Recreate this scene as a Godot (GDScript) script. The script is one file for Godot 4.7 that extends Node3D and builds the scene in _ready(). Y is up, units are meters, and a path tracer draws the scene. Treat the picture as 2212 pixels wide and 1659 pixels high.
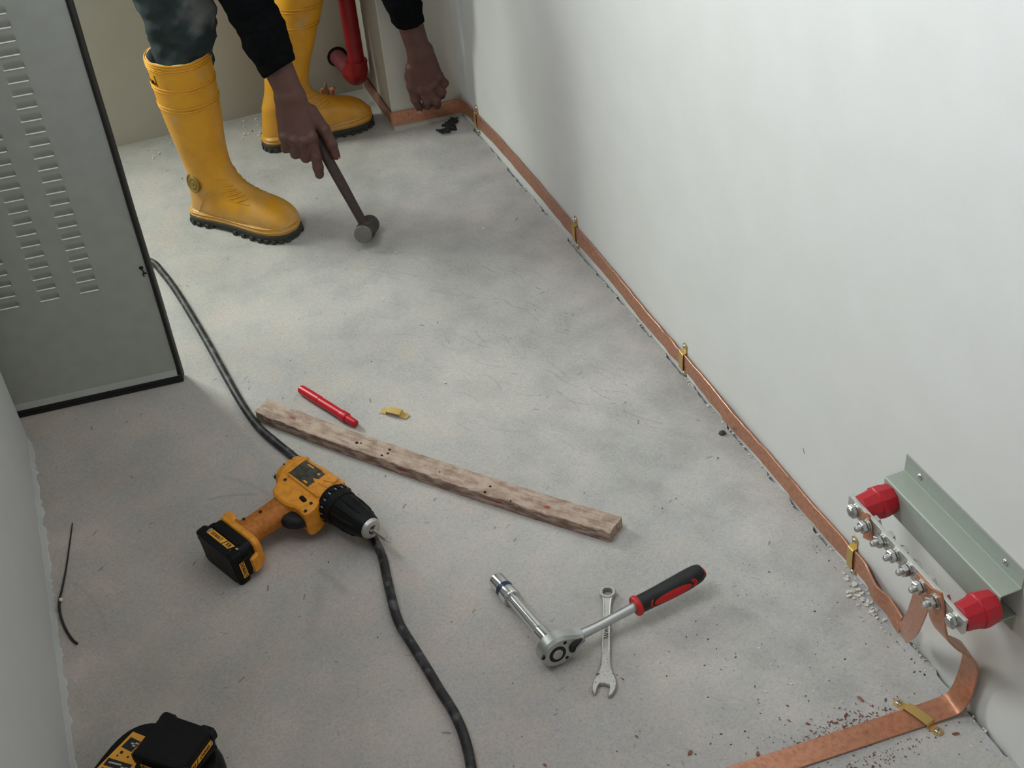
extends Node3D
# A worker fastens an earthing tape in a narrow plant room; tools lie on the concrete floor.
# Axes: x across the room to the right-hand wall, y up, z towards the photographer. Metres.

const WALL_X := 0.896      # face of the right-hand wall
const LEFT_X := -0.297     # face of the left-hand wall
const BACK_Z := -3.296     # face of the back wall
const PILLAR_X := 0.705
const PILLAR_Z := -2.995

var M := {}                # materials by name
var taken := {}            # names in use at the top level


# ---------------------------------------------------------------- shapes
class Sh:
	# Triangles, counter-clockwise seen from outside; every closed piece is turned outside out.
	var p := PackedVector3Array()
	var from := 0

	func tri(a: Vector3, b: Vector3, c: Vector3) -> void:
		p.append(a)
		p.append(b)
		p.append(c)

	func quad(a: Vector3, b: Vector3, c: Vector3, d: Vector3) -> void:
		tri(a, b, c)
		tri(a, c, d)

	func open() -> void:
		from = p.size()

	func close() -> void:
		if p.size() == from:
			return
		var o := p[from]
		var vol := 0.0
		for i in range(from, p.size(), 3):
			vol += (p[i] - o).dot((p[i + 1] - o).cross(p[i + 2] - o))
		if vol < 0.0:
			for i in range(from, p.size(), 3):
				var t := p[i + 1]
				p[i + 1] = p[i + 2]
				p[i + 2] = t

	func loft(rings: Array, caps := true, around := false) -> Sh:
		open()
		var n: int = rings[0].size()
		var m := rings.size()
		for i in (m if around else m - 1):
			var a: PackedVector3Array = rings[i]
			var b: PackedVector3Array = rings[(i + 1) % m]
			for j in n:
				var k := (j + 1) % n
				quad(a[j], a[k], b[k], b[j])
		if caps and not around:
			for e in [0, m - 1]:
				var r: PackedVector3Array = rings[e]
				var c := Vector3.ZERO
				for q in r:
					c += q
				c /= n
				for j in n:
					if e == 0:
						tri(c, r[(j + 1) % n], r[j])
					else:
						tri(c, r[j], r[(j + 1) % n])
		close()
		return self

	# prof: (radius, height along local y)
	func lathe(prof: Array, xf: Transform3D, seg := 24, scale_z := 1.0) -> Sh:
		var rings := []
		for q in prof:
			var r := PackedVector3Array()
			for j in seg:
				var a := TAU * j / seg
				r.append(xf * Vector3(q.x * cos(a), q.y, q.x * sin(a) * scale_z))
			rings.append(r)
		return loft(rings)

	# a closed outline (radius, height) turned about local y
	func ring(prof: Array, xf: Transform3D, seg := 32) -> Sh:
		var rings := []
		for j in seg:
			var a := TAU * j / seg
			var r := PackedVector3Array()
			for q in prof:
				r.append(xf * Vector3(q.x * cos(a), q.y, q.x * sin(a)))
			rings.append(r)
		return loft(rings, false, true)

	# an outline in local xy, from z = h0 to h1, its edges bevelled
	func prism(poly: PackedVector2Array, h0: float, h1: float, xf: Transform3D, bev := 0.0) -> Sh:
		open()
		var pts := poly
		if Geometry2D.is_polygon_clockwise(pts):
			pts = poly.duplicate()
			pts.reverse()
		var n := pts.size()
		var small := pts
		if bev > 0.0:
			small = PackedVector2Array()
			for i in n:
				var a := (pts[i] - pts[(i + n - 1) % n]).normalized()
				var b := (pts[(i + 1) % n] - pts[i]).normalized()
				var na := Vector2(-a.y, a.x)
				var nb := Vector2(-b.y, b.x)
				var m := (na + nb)
				m = m / maxf(0.35, m.length_squared()) * 2.0
				small.append(pts[i] + m * bev)
		var levels := [[small, h0], [pts, h0 + bev], [pts, h1 - bev], [small, h1]] if bev > 0.0 else [[pts, h0], [pts, h1]]
		for l in levels.size() - 1:
			var a: PackedVector2Array = levels[l][0]
			var b: PackedVector2Array = levels[l + 1][0]
			var ha: float = levels[l][1]
			var hb: float = levels[l + 1][1]
			for j in n:
				var k := (j + 1) % n
				quad(xf * Vector3(a[j].x, a[j].y, ha), xf * Vector3(a[k].x, a[k].y, ha), xf * Vector3(b[k].x, b[k].y, hb), xf * Vector3(b[j].x, b[j].y, hb))
		var ix := Geometry2D.triangulate_polygon(small)
		var turned := ix.size() > 0 and (small[ix[1]] - small[ix[0]]).cross(small[ix[2]] - small[ix[0]]) < 0.0
		for i in range(0, ix.size(), 3):
			var u := small[ix[i]]
			var v := small[ix[i + 2 if turned else i + 1]]
			var w := small[ix[i + 1 if turned else i + 2]]
			tri(xf * Vector3(u.x, u.y, h1), xf * Vector3(v.x, v.y, h1), xf * Vector3(w.x, w.y, h1))
			tri(xf * Vector3(u.x, u.y, h0), xf * Vector3(w.x, w.y, h0), xf * Vector3(v.x, v.y, h0))
		close()
		return self

	func box(c: Vector3, s: Vector3, b := Basis(), bev := 0.0) -> Sh:
		var h := s / 2.0
		var r := minf(bev, minf(h.x, h.y) * 0.9)
		var poly := PackedVector2Array([Vector2(-h.x, -h.y), Vector2(h.x, -h.y), Vector2(h.x, h.y), Vector2(-h.x, h.y)])
		if r > 0.0:
			poly = PackedVector2Array()
			for q in [[h.x - r, h.y - r, 0.0], [-h.x + r, h.y - r, PI / 2], [-h.x + r, -h.y + r, PI], [h.x - r, -h.y + r, PI * 1.5]]:
				for k in 4:
					var a: float = q[2] + k * PI / 6
					poly.append(Vector2(q[0] + r * cos(a), q[1] + r * sin(a)))
		return prism(poly, -h.z, h.z, Transform3D(b, c), minf(r * 0.6, h.z * 0.9))

	# a round bar along points, with a radius for each of them
	func tube(pts: Array, rad, seg := 10, caps := true) -> Sh:
		var rings := []
		var side := Vector3.ZERO
		for i in pts.size():
			var t: Vector3 = (pts[mini(i + 1, pts.size() - 1)] - pts[maxi(i - 1, 0)]).normalized()
			if side == Vector3.ZERO:
				side = t.cross(Vector3.UP if absf(t.y) < 0.9 else Vector3.RIGHT).normalized()
			side = (side - t * side.dot(t)).normalized()
			var up := t.cross(side)
			var r: float = rad[i] if rad is Array else rad
			var ring_ := PackedVector3Array()
			for j in seg:
				var a := TAU * j / seg
				ring_.append(pts[i] + (side * cos(a) + up * sin(a)) * r)
			rings.append(ring_)
		return loft(rings, caps)

	# a flat bar along points; sides are the directions of its width
	func ribbon(pts: Array, sides: Array, width, thick: float) -> Sh:
		var rings := []
		for i in pts.size():
			var t: Vector3 = (pts[mini(i + 1, pts.size() - 1)] - pts[maxi(i - 1, 0)]).normalized()
			var s: Vector3 = sides[i]
			s = (s - t * s.dot(t)).normalized()
			var n := t.cross(s)
			var w: float = (width[i] if width is Array else width) / 2.0
			var h := thick / 2.0
			var c := h * 0.45
			var r := PackedVector3Array()
			for q in [[w, h - c], [w - c, h], [-w + c, h], [-w, h - c], [-w, -h + c], [-w + c, -h], [w - c, -h], [w, -h + c]]:
				r.append(pts[i] + s * q[0] + n * q[1])
			rings.append(r)
		return loft(rings)


# A field of distances on a grid, meshed as surface nets.
class Field:
	var o: Vector3
	var c: float
	var nx: int
	var ny: int
	var nz: int
	var d: PackedFloat32Array

	func _init(lo: Vector3, hi: Vector3, cell: float) -> void:
		o = lo
		c = cell
		nx = int((hi.x - lo.x) / c) + 2
		ny = int((hi.y - lo.y) / c) + 2
		nz = int((hi.z - lo.z) / c) + 2
		d.resize(nx * ny * nz)
		d.fill(1.0)

	# a tapered capsule joined with a smooth minimum; k is the width of the joint
	func cap(a: Vector3, b: Vector3, ra: float, rb: float, k := 0.006) -> void:
		var big := maxf(ra, rb) + k * 2.0 + c * 2.0
		var lo := (a.min(b) - Vector3.ONE * big - o) / c
		var hi := (a.max(b) + Vector3.ONE * big - o) / c
		var ab := b - a
		var l2 := maxf(ab.length_squared(), 1e-12)
		for z in range(maxi(0, int(lo.z)), mini(nz - 1, int(hi.z)) + 1):
			for y in range(maxi(0, int(lo.y)), mini(ny - 1, int(hi.y)) + 1):
				var at := (z * ny + y) * nx
				for x in range(maxi(0, int(lo.x)), mini(nx - 1, int(hi.x)) + 1):
					var q := o + Vector3(x, y, z) * c - a
					var t := clampf(q.dot(ab) / l2, 0.0, 1.0)
					var e := (q - ab * t).length() - lerpf(ra, rb, t)
					var f := d[at + x]
					var h := maxf(k - absf(e - f), 0.0) / k
					d[at + x] = minf(e, f) - h * h * k * 0.25

	# an ellipsoid with its own axes
	func egg(xf: Transform3D, r: Vector3, k := 0.006) -> void:
		var big := maxf(r.x, maxf(r.y, r.z)) + k * 2.0 + c * 2.0
		var lo := (xf.origin - Vector3.ONE * big - o) / c
		var hi := (xf.origin + Vector3.ONE * big - o) / c
		var inv := xf.affine_inverse()
		for z in range(maxi(0, int(lo.z)), mini(nz - 1, int(hi.z)) + 1):
			for y in range(maxi(0, int(lo.y)), mini(ny - 1, int(hi.y)) + 1):
				var at := (z * ny + y) * nx
				for x in range(maxi(0, int(lo.x)), mini(nx - 1, int(hi.x)) + 1):
					var q := inv * (o + Vector3(x, y, z) * c)
					var k0 := (q / r).length()
					var k1 := (q / (r * r)).length()
					var e := k0 * (k0 - 1.0) / maxf(k1, 1e-6)
					var f := d[at + x]
					var h := maxf(k - absf(e - f), 0.0) / k
					d[at + x] = minf(e, f) - h * h * k * 0.25

	# keeps what lies behind the plane
	func cut(at_: Vector3, n: Vector3) -> void:
		for z in nz:
			for y in ny:
				var at := (z * ny + y) * nx
				for x in nx:
					d[at + x] = maxf(d[at + x], (o + Vector3(x, y, z) * c - at_).dot(n))

	func each(f: Callable) -> void:   # d = f(position, d) near the surface
		for z in nz:
			for y in ny:
				var at := (z * ny + y) * nx
				for x in nx:
					if absf(d[at + x]) < 0.05:
						d[at + x] = f.call(o + Vector3(x, y, z) * c, d[at + x])

	func mesh(sh: Sh) -> void:
		var ids := {}
		var vs := PackedVector3Array()
		var off := [0, 1, nx, nx + 1, nx * ny, nx * ny + 1, nx * ny + nx, nx * ny + nx + 1]
		for z in nz - 1:
			for y in ny - 1:
				var at := (z * ny + y) * nx
				for x in nx - 1:
					var i := at + x
					if absf(d[i]) > c * 5.0:
						continue
					var inside := 0
					for q in off:
						if d[i + q] < 0.0:
							inside += 1
					if inside == 0 or inside == 8:
						continue
					var sum := Vector3.ZERO
					var n := 0
					for e in 12:
						var u := 0
						var w := 0
						if e < 4:
							u = e * 2
							w = u + 1
						elif e < 8:
							u = (e & 1) + (4 if e >= 6 else 0)
							w = u + 2
						else:
							u = e - 8
							w = u + 4
						var du := d[i + off[u]]
						var dw := d[i + off[w]]
						if (du < 0.0) == (dw < 0.0):
							continue
						var t := du / (du - dw)
						sum += Vector3(u & 1, (u >> 1) & 1, u >> 2).lerp(Vector3(w & 1, (w >> 1) & 1, w >> 2), t)
						n += 1
					ids[i] = vs.size()
					vs.append(o + (Vector3(x, y, z) + sum / n) * c)
		sh.open()
		var sx := [nx, nx * ny, 1]
		var sy := [nx * ny, 1, nx]
		var step := [1, nx, nx * ny]
		for i in ids:
			for a in 3:
				var j: int = i + step[a]
				if j >= d.size() or (d[i] < 0.0) == (d[j] < 0.0):
					continue
				var q0 = ids.get(i)
				var q1 = ids.get(i - sx[a])
				var q2 = ids.get(i - sx[a] - sy[a])
				var q3 = ids.get(i - sy[a])
				if q1 == null or q2 == null or q3 == null:
					continue
				if d[i] < 0.0:
					sh.quad(vs[q0], vs[q1], vs[q2], vs[q3])
				else:
					sh.quad(vs[q0], vs[q3], vs[q2], vs[q1])
		sh.close()


# Normals: faces that meet within the crease angle are smoothed.
func normals(p: PackedVector3Array, crease: float) -> PackedVector3Array:
	var n := p.size() / 3
	var fn := PackedVector3Array()
	fn.resize(n)
	for i in n:
		fn[i] = (p[i * 3 + 1] - p[i * 3]).cross(p[i * 3 + 2] - p[i * 3])
	var ids := {}
	var at := PackedInt32Array()
	at.resize(p.size())
	for i in p.size():
		var key := Vector3i((p[i] * 50000.0).round())
		var id = ids.get(key)
		if id == null:
			id = ids.size()
			ids[key] = id
		at[i] = id
	var start := PackedInt32Array()
	start.resize(ids.size() + 1)
	for i in p.size():
		start[at[i] + 1] += 1
	for i in ids.size():
		start[i + 1] += start[i]
	var fill := start.duplicate()
	var faces := PackedInt32Array()
	faces.resize(p.size())
	for i in p.size():
		faces[fill[at[i]]] = i / 3
		fill[at[i]] += 1
	var out := PackedVector3Array()
	out.resize(p.size())
	var limit := cos(deg_to_rad(crease))
	for i in p.size():
		var own := fn[i / 3].normalized()
		var sum := Vector3.ZERO
		for j in range(start[at[i]], start[at[i] + 1]):
			var f := fn[faces[j]]
			if f.normalized().dot(own) > limit:
				sum += f
		out[i] = sum.normalized() if sum.length_squared() > 1e-24 else own
	return out


# uv: what turns a point into a texture coordinate, where a material needs one
func mesh_of(sh: Sh, crease := 35.0, uv = null, colour = null) -> ArrayMesh:
	var p := PackedVector3Array()
	for i in range(0, sh.p.size(), 3):
		if (sh.p[i + 1] - sh.p[i]).cross(sh.p[i + 2] - sh.p[i]).length_squared() > 1e-22:
			p.append(sh.p[i])
			p.append(sh.p[i + 1])
			p.append(sh.p[i + 2])
	var nn := normals(p, crease)
	var v := PackedVector3Array()
	var nv := PackedVector3Array()
	var t := PackedVector2Array()
	var k := PackedColorArray()
	var ix := PackedInt32Array()
	var seen := {}
	for i in range(0, p.size(), 3):
		for j in [i, i + 2, i + 1]:
			var key := [p[j], Vector3i((nn[j] * 200.0).round())]
			var id = seen.get(key)
			if id == null:
				id = v.size()
				seen[key] = id
				v.append(p[j])
				nv.append(nn[j])
				if uv != null:
					t.append(uv.call(p[j]))
				if colour != null:
					k.append(colour.call(p[j], nn[j]))
			ix.append(id)
	var a := []
	a.resize(Mesh.ARRAY_MAX)
	a[Mesh.ARRAY_VERTEX] = v
	a[Mesh.ARRAY_NORMAL] = nv
	a[Mesh.ARRAY_INDEX] = ix
	if t.size():
		a[Mesh.ARRAY_TEX_UV] = t
	if k.size():
		a[Mesh.ARRAY_COLOR] = k
	var m := ArrayMesh.new()
	m.add_surface_from_arrays(Mesh.PRIMITIVE_TRIANGLES, a)
	return m


# ---------------------------------------------------------------- objects
func numbered(called: String) -> String:
	var n: int = taken.get(called, 0)
	taken[called] = n + 1
	return called if n == 0 else "%s_%03d" % [called, n]


func put(called: String, mesh: Mesh, m: Material, parent: Node3D, xf := Transform3D()) -> MeshInstance3D:
	var o := MeshInstance3D.new()
	if parent == self:
		o.name = numbered(called)
	else:
		var n := 0
		while parent.has_node(called if n == 0 else "%s_%03d" % [called, n]):
			n += 1
		o.name = called if n == 0 else "%s_%03d" % [called, n]
	o.mesh = mesh
	o.transform = xf
	if mesh.get_surface_count() > 0:
		o.material_override = m
	parent.add_child(o, true)
	return o


func obj(called: String, sh: Sh, m: Material, parent: Node3D = self, crease := 35.0, uv = null, colour = null) -> MeshInstance3D:
	return put(called, mesh_of(sh, crease, uv, colour), m, parent)


func tag(o: Node3D, label: String, category: String, group := "") -> Node3D:
	o.set_meta("label", label)
	o.set_meta("category", category)
	if group:
		o.set_meta("group", group)
	return o


func thing(called: String, label: String, category: String, xf := Transform3D(), group := "") -> Node3D:
	var o := Node3D.new()
	o.name = numbered(called)
	o.transform = xf
	add_child(o, true)
	return tag(o, label, category, group)


func struct(called: String, sh: Sh, m: Material, label := "", category := "", crease := 35.0, uv = null) -> MeshInstance3D:
	var o := obj(called, sh, m, self, crease, uv)
	o.set_meta("kind", "structure")
	if label:
		o.set_meta("label", label)
		o.set_meta("category", category)
	return o


# ---------------------------------------------------------------- curves
func spline(k: Array, n: int) -> Array:
	var out := []
	var m := k.size()
	for i in m - 1:
		var a = k[maxi(i - 1, 0)]
		var b = k[i]
		var c = k[i + 1]
		var d = k[mini(i + 2, m - 1)]
		for j in n:
			var t := float(j) / n
			out.append(0.5 * (2.0 * b + (c - a) * t + (2.0 * a - 5.0 * b + 4.0 * c - d) * t * t + (3.0 * b - a - 3.0 * c + d) * t * t * t))
	out.append(k[m - 1])
	return out


func rows(k: Array, n: int) -> Array:   # the same for rows of numbers
	var out := []
	var m := k.size()
	for i in m - 1:
		for j in n:
			var t := float(j) / n
			var r := []
			for e in k[i].size():
				var a: float = k[maxi(i - 1, 0)][e]
				var b: float = k[i][e]
				var c: float = k[i + 1][e]
				var d: float = k[mini(i + 2, m - 1)][e]
				r.append(0.5 * (2.0 * b + (c - a) * t + (2.0 * a - 5.0 * b + 4.0 * c - d) * t * t + (3.0 * b - a - 3.0 * c + d) * t * t * t))
			out.append(r)
	out.append(k[m - 1])
	return out


func along(y: Vector3, x_hint := Vector3.RIGHT) -> Basis:   # a basis whose y runs along a direction
	var yy := y.normalized()
	var h := x_hint if absf(x_hint.normalized().dot(yy)) < 0.95 else Vector3(0.3, 0.2, 1.0)
	var z := h.cross(yy).normalized()
	return Basis(yy.cross(z), yy, z)


func round_rect(w: float, h: float, r: float, seg := 5) -> PackedVector2Array:
	var out := PackedVector2Array()
	for q in [[w / 2 - r, h / 2 - r, 0.0], [-w / 2 + r, h / 2 - r, PI / 2], [-w / 2 + r, -h / 2 + r, PI], [w / 2 - r, -h / 2 + r, PI * 1.5]]:
		for k in seg + 1:
			var a: float = q[2] + k * PI / 2 / seg
			out.append(Vector2(q[0] + r * cos(a), q[1] + r * sin(a)))
	return out


# ---------------------------------------------------------------- materials
func noise(seed_: int, freq: float, oct := 4, kind := FastNoiseLite.TYPE_SIMPLEX_SMOOTH) -> FastNoiseLite:
	var n := FastNoiseLite.new()
	n.seed = seed_
	n.frequency = freq
	n.noise_type = kind
	n.fractal_octaves = oct
	return n


func noise_map(seed_: int, freq: float, stops: Array, oct := 4, size := 512) -> NoiseTexture2D:
	var t := NoiseTexture2D.new()
	t.width = size
	t.height = size
	t.seamless = true
	t.noise = noise(seed_, freq, oct)
	var g := Gradient.new()
	g.offsets = PackedFloat32Array(stops.map(func(s): return s[0]))
	g.colors = PackedColorArray(stops.map(func(s): return s[1]))
	t.color_ramp = g
	return t


func bumps(seed_: int, freq: float, oct := 4, size := 512) -> NoiseTexture2D:
	var t := NoiseTexture2D.new()
	t.width = size
	t.height = size
	t.seamless = true
	t.noise = noise(seed_, freq, oct)
	return t


func grey(v: float) -> Color:
	return Color(v, v, v)


func mat(called: String, c: Color, rough := 0.6, metal := 0.0) -> StandardMaterial3D:
	var m := StandardMaterial3D.new()
	m.resource_name = called
	m.albedo_color = c
	m.roughness = rough
	m.metallic = metal
	M[called] = m
	return m


# a texture laid over a material on three planes; repeats every 1 / scale metres
func textured(m: StandardMaterial3D, t: Texture2D, scale_: float, rough: Texture2D = null, height: Texture2D = null, relief := 0.0) -> StandardMaterial3D:
	m.uv1_triplanar = true
	m.uv1_scale = Vector3.ONE * scale_
	m.albedo_texture = t
	if rough:
		m.roughness_texture = rough
	if height:
		m.heightmap_enabled = true
		m.heightmap_texture = height
		m.heightmap_scale = relief
	return m


# ---------------------------------------------------------------- the scene
func _ready() -> void:
	make_camera()
	make_light()
	make_materials()
	build_room()
	build_cabinet()
	build_objects()


func make_camera() -> void:
	var cam := Camera3D.new()
	cam.name = "camera"
	cam.transform = Transform3D(Basis(Vector3(0.92903, -0.08031, 0.36119), Vector3(0.28123, 0.78762, -0.54823), Vector3(-0.24045, 0.61090, 0.75431)).orthonormalized(), Vector3(0, 1.5, 0))
	cam.fov = 33.38
	cam.near = 0.05
	cam.current = true
	add_child(cam)


func area(called: String, at: Vector3, towards: Vector3, size: Vector2, energy: float, c: Color) -> void:
	var l := AreaLight3D.new()
	l.name = called
	l.area_size = size
	l.light_energy = energy
	l.light_color = c
	l.area_range = 12.0
	l.shadow_enabled = true
	add_child(l)
	l.transform = Transform3D(Basis.looking_at(towards, Vector3.UP), at)


func make_light() -> void:
	var env := Environment.new()
	env.background_mode = Environment.BG_SKY
	var sky := Sky.new()
	var sm := ProceduralSkyMaterial.new()
	sm.sky_top_color = Color(0.80, 0.86, 0.93)
	sm.sky_horizon_color = Color(0.86, 0.88, 0.90)
	sm.ground_bottom_color = Color(0.42, 0.41, 0.40)
	sm.ground_horizon_color = Color(0.62, 0.61, 0.60)
	sky.sky_material = sm
	env.sky = sky
	env.background_energy_multiplier = 0.6
	env.tonemap_mode = Environment.TONE_MAPPER_LINEAR
	env.tonemap_exposure = 0.275
	env.sdfgi_enabled = true
	env.ssao_enabled = true
	env.ssil_enabled = true
	var we := WorldEnvironment.new()
	we.name = "environment"
	we.environment = env
	add_child(we)
	# daylight through the opening in the back wall, hidden behind the cabinet door
	area("window_daylight", Vector3(-0.48, 1.16, -3.28), Vector3(0.3, -0.06, 1), Vector2(0.36, 0.95), 12.5, Color(0.965, 1.0, 0.965))
	# unseen high window added in the left-hand wall to brighten the right-hand one
	area("added_high_window", Vector3(-0.47, 1.98, -1.45), Vector3(1, -0.15, 0), Vector2(0.80, 0.76), 13.0, Color(0.95, 0.967, 1.0))
	# added fill light, set in an unseen doorway behind the photographer
	area("doorway_fill", Vector3(0.3, 1.25, 1.75), Vector3(0, -0.15, -1), Vector2(1.1, 2.1), 2.9, Color(1.0, 0.95, 0.89))


func build_room() -> void:
	# floor: a slab whose edge along the right-hand wall is broken, with a gap of a few millimetres
	var s := Sh.new()
	s.box(Vector3(-0.52, -0.06, -0.70), Vector3(2.76, 0.12, 5.2))
	var n := noise(5, 9.0, 3)
	var n2 := noise(6, 60.0, 3)
	var z := -3.30
	var step := 0.006
	var edge := func(zz: float) -> Array:
		var g := clampf((n.get_noise_1d(zz) + 0.22) * 0.022, 0.0, 0.0060) + maxf(0.0, n2.get_noise_1d(zz)) * 0.0022
		if zz < -2.9:
			g *= 0.3
		return [WALL_X - g, clampf(n2.get_noise_2d(zz, 3.0), -1, 1) * 0.0012]
	while z < 0.6:
		var a: Array = edge.call(z)
		var b: Array = edge.call(z + step)
		s.quad(Vector3(0.86, 0, z), Vector3(0.86, 0, z + step), Vector3(0.882, 0.0, z + step), Vector3(0.882, 0.0, z))
		s.quad(Vector3(0.882, 0, z), Vector3(0.882, 0, z + step), Vector3(b[0], b[1], z + step), Vector3(a[0], a[1], z))
		s.quad(Vector3(a[0], a[1], z), Vector3(b[0], b[1], z + step), Vector3(b[0] - 0.003, -0.04, z + step), Vector3(a[0] - 0.003, -0.04, z))
		z += step
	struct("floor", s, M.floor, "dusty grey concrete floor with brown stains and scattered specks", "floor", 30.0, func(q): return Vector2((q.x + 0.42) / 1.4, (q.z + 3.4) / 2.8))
	s = Sh.new().box(Vector3(WALL_X + 0.08, 1.3, -0.75), Vector3(0.16, 2.76, 5.3))
	var wr := struct("wall_right", s, M.wall, "long white plastered wall behind the copper tape, scuffed", "wall")
	# gouges and scuffs in its plaster: [y, z, length, width, slope]
	for q in [[0.129, -1.320, 0.026, 0.0048, 2.45], [0.470, -1.075, 0.075, 0.0012, 2.95], [0.455, -1.000, 0.060, 0.0014, 3.05], [0.330, -1.90, 0.010, 0.0016, 1.4], [0.160, -1.245, 0.006, 0.0022, 2.2], [0.115, -1.385, 0.005, 0.0022, 2.4], [0.145, -0.880, 0.012, 0.0024, 1.9], [0.100, -0.912, 0.012, 0.0022, 1.8], [0.085, -0.932, 0.013, 0.0026, 1.9], [0.075, -0.950, 0.009, 0.0020, 1.8], [0.300, -1.62, 0.006, 0.002, 2.2], [0.355, -0.935, 0.016, 0.0014, 1.7], [0.34, -0.985, 0.007, 0.0018, 2.4], [0.12, -1.62, 0.006, 0.002, 2.4], [0.135, -1.575, 0.006, 0.0018, 2.4], [0.28, -1.47, 0.006, 0.0014, 2.6]]:
		s = Sh.new()
		var dir := Vector3(0, sin(q[4]), cos(q[4]))
		var pts := []
		var rad := []
		for i in 9:
			var e := i / 8.0
			pts.append(Vector3(WALL_X + 0.0004 - 0.08 * 0 + q[3] * 0.35, q[0], q[1]) + dir * (e - 0.5) * q[2] + Vector3(0, n2.get_noise_1d(e * 0.3 + q[1]) * q[3] * 0.6, 0))
			rad.append(q[3] * (0.15 + 0.75 * sin(PI * pow(e, 0.7))) * 0.62)
		s.tube(pts, rad, 8)
		put("scuff", mesh_of(s, 60.0), M.scuff, wr)
	# left: a wall that ends short of the back, its plaster lipping over the floor
	s = Sh.new().box(Vector3(LEFT_X - 0.09, 0.73, -0.15), Vector3(0.18, 1.62, 3.9), Basis(), 0.003)
	s.box(Vector3(LEFT_X - 0.09, 2.54, -0.15), Vector3(0.18, 0.30, 3.9))
	s.box(Vector3(LEFT_X - 0.09, 1.96, -2.0), Vector3(0.18, 0.86, 0.2))  # leaves the opening for the added high window
	s.box(Vector3(LEFT_X - 0.09, 1.96, 0.40), Vector3(0.18, 0.86, 2.8))
	s.box(Vector3(-1.19, 1.3, -2.01), Vector3(1.43, 2.76, 0.18))
	z = -2.098
	var lip := []
	while z < 0.5:
		var w := 0.004 + maxf(0.0, n2.get_noise_2d(z, 9.0)) * 0.008 + maxf(0.0, n.get_noise_2d(z * 2.0, 4.0)) * 0.007
		lip.append(PackedVector3Array([Vector3(LEFT_X - 0.002, 0, z), Vector3(LEFT_X + w, 0, z), Vector3(LEFT_X + w * 0.7, 0.0025, z), Vector3(LEFT_X + 0.0005, 0.012 + w, z), Vector3(LEFT_X - 0.002, 0.012 + w, z)]))
		z += 0.007
	s.loft(lip)
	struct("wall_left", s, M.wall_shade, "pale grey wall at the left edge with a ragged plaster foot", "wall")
	# back wall with a window opening out of sight
	s = Sh.new()
	s.box(Vector3(0.42, 1.3, BACK_Z - 0.08), Vector3(1.14, 2.76, 0.16))
	s.box(Vector3(-0.75, 0.26, BACK_Z - 0.08), Vector3(1.2, 0.68, 0.16))
	s.box(Vector3(-0.75, 2.22, BACK_Z - 0.08), Vector3(1.2, 0.92, 0.16))
	s.box(Vector3(-1.65, 1.3, BACK_Z - 0.08), Vector3(0.6, 2.76, 0.16))
	struct("wall_back", s, M.wall_back, "beige-grey back wall behind the yellow boots", "wall")
	s = Sh.new().box(Vector3(-1.98, 1.3, -2.65), Vector3(0.16, 2.76, 1.5))
	struct("wall_alcove", s, M.wall_back)
	s = Sh.new().box(Vector3((PILLAR_X + WALL_X) / 2 + 0.01, 1.3, (PILLAR_Z + BACK_Z) / 2 - 0.01), Vector3(WALL_X - PILLAR_X + 0.02, 2.76, PILLAR_Z - BACK_Z + 0.02), Basis(), 0.004)
	struct("wall_pillar", s, M.wall_back, "plastered corner pillar with the copper tape bent round its foot", "pillar")
	s = Sh.new().box(Vector3(-0.5, 2.74, -0.75), Vector3(3.2, 0.12, 5.4))
	struct("ceiling", s, M.wall)
	# front wall with the unseen doorway that holds the added fill
	s = Sh.new()
	s.box(Vector3(0.30, 2.5, 1.86), Vector3(1.4, 0.4, 0.14))
	struct("wall_front", s, M.wall)


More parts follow.
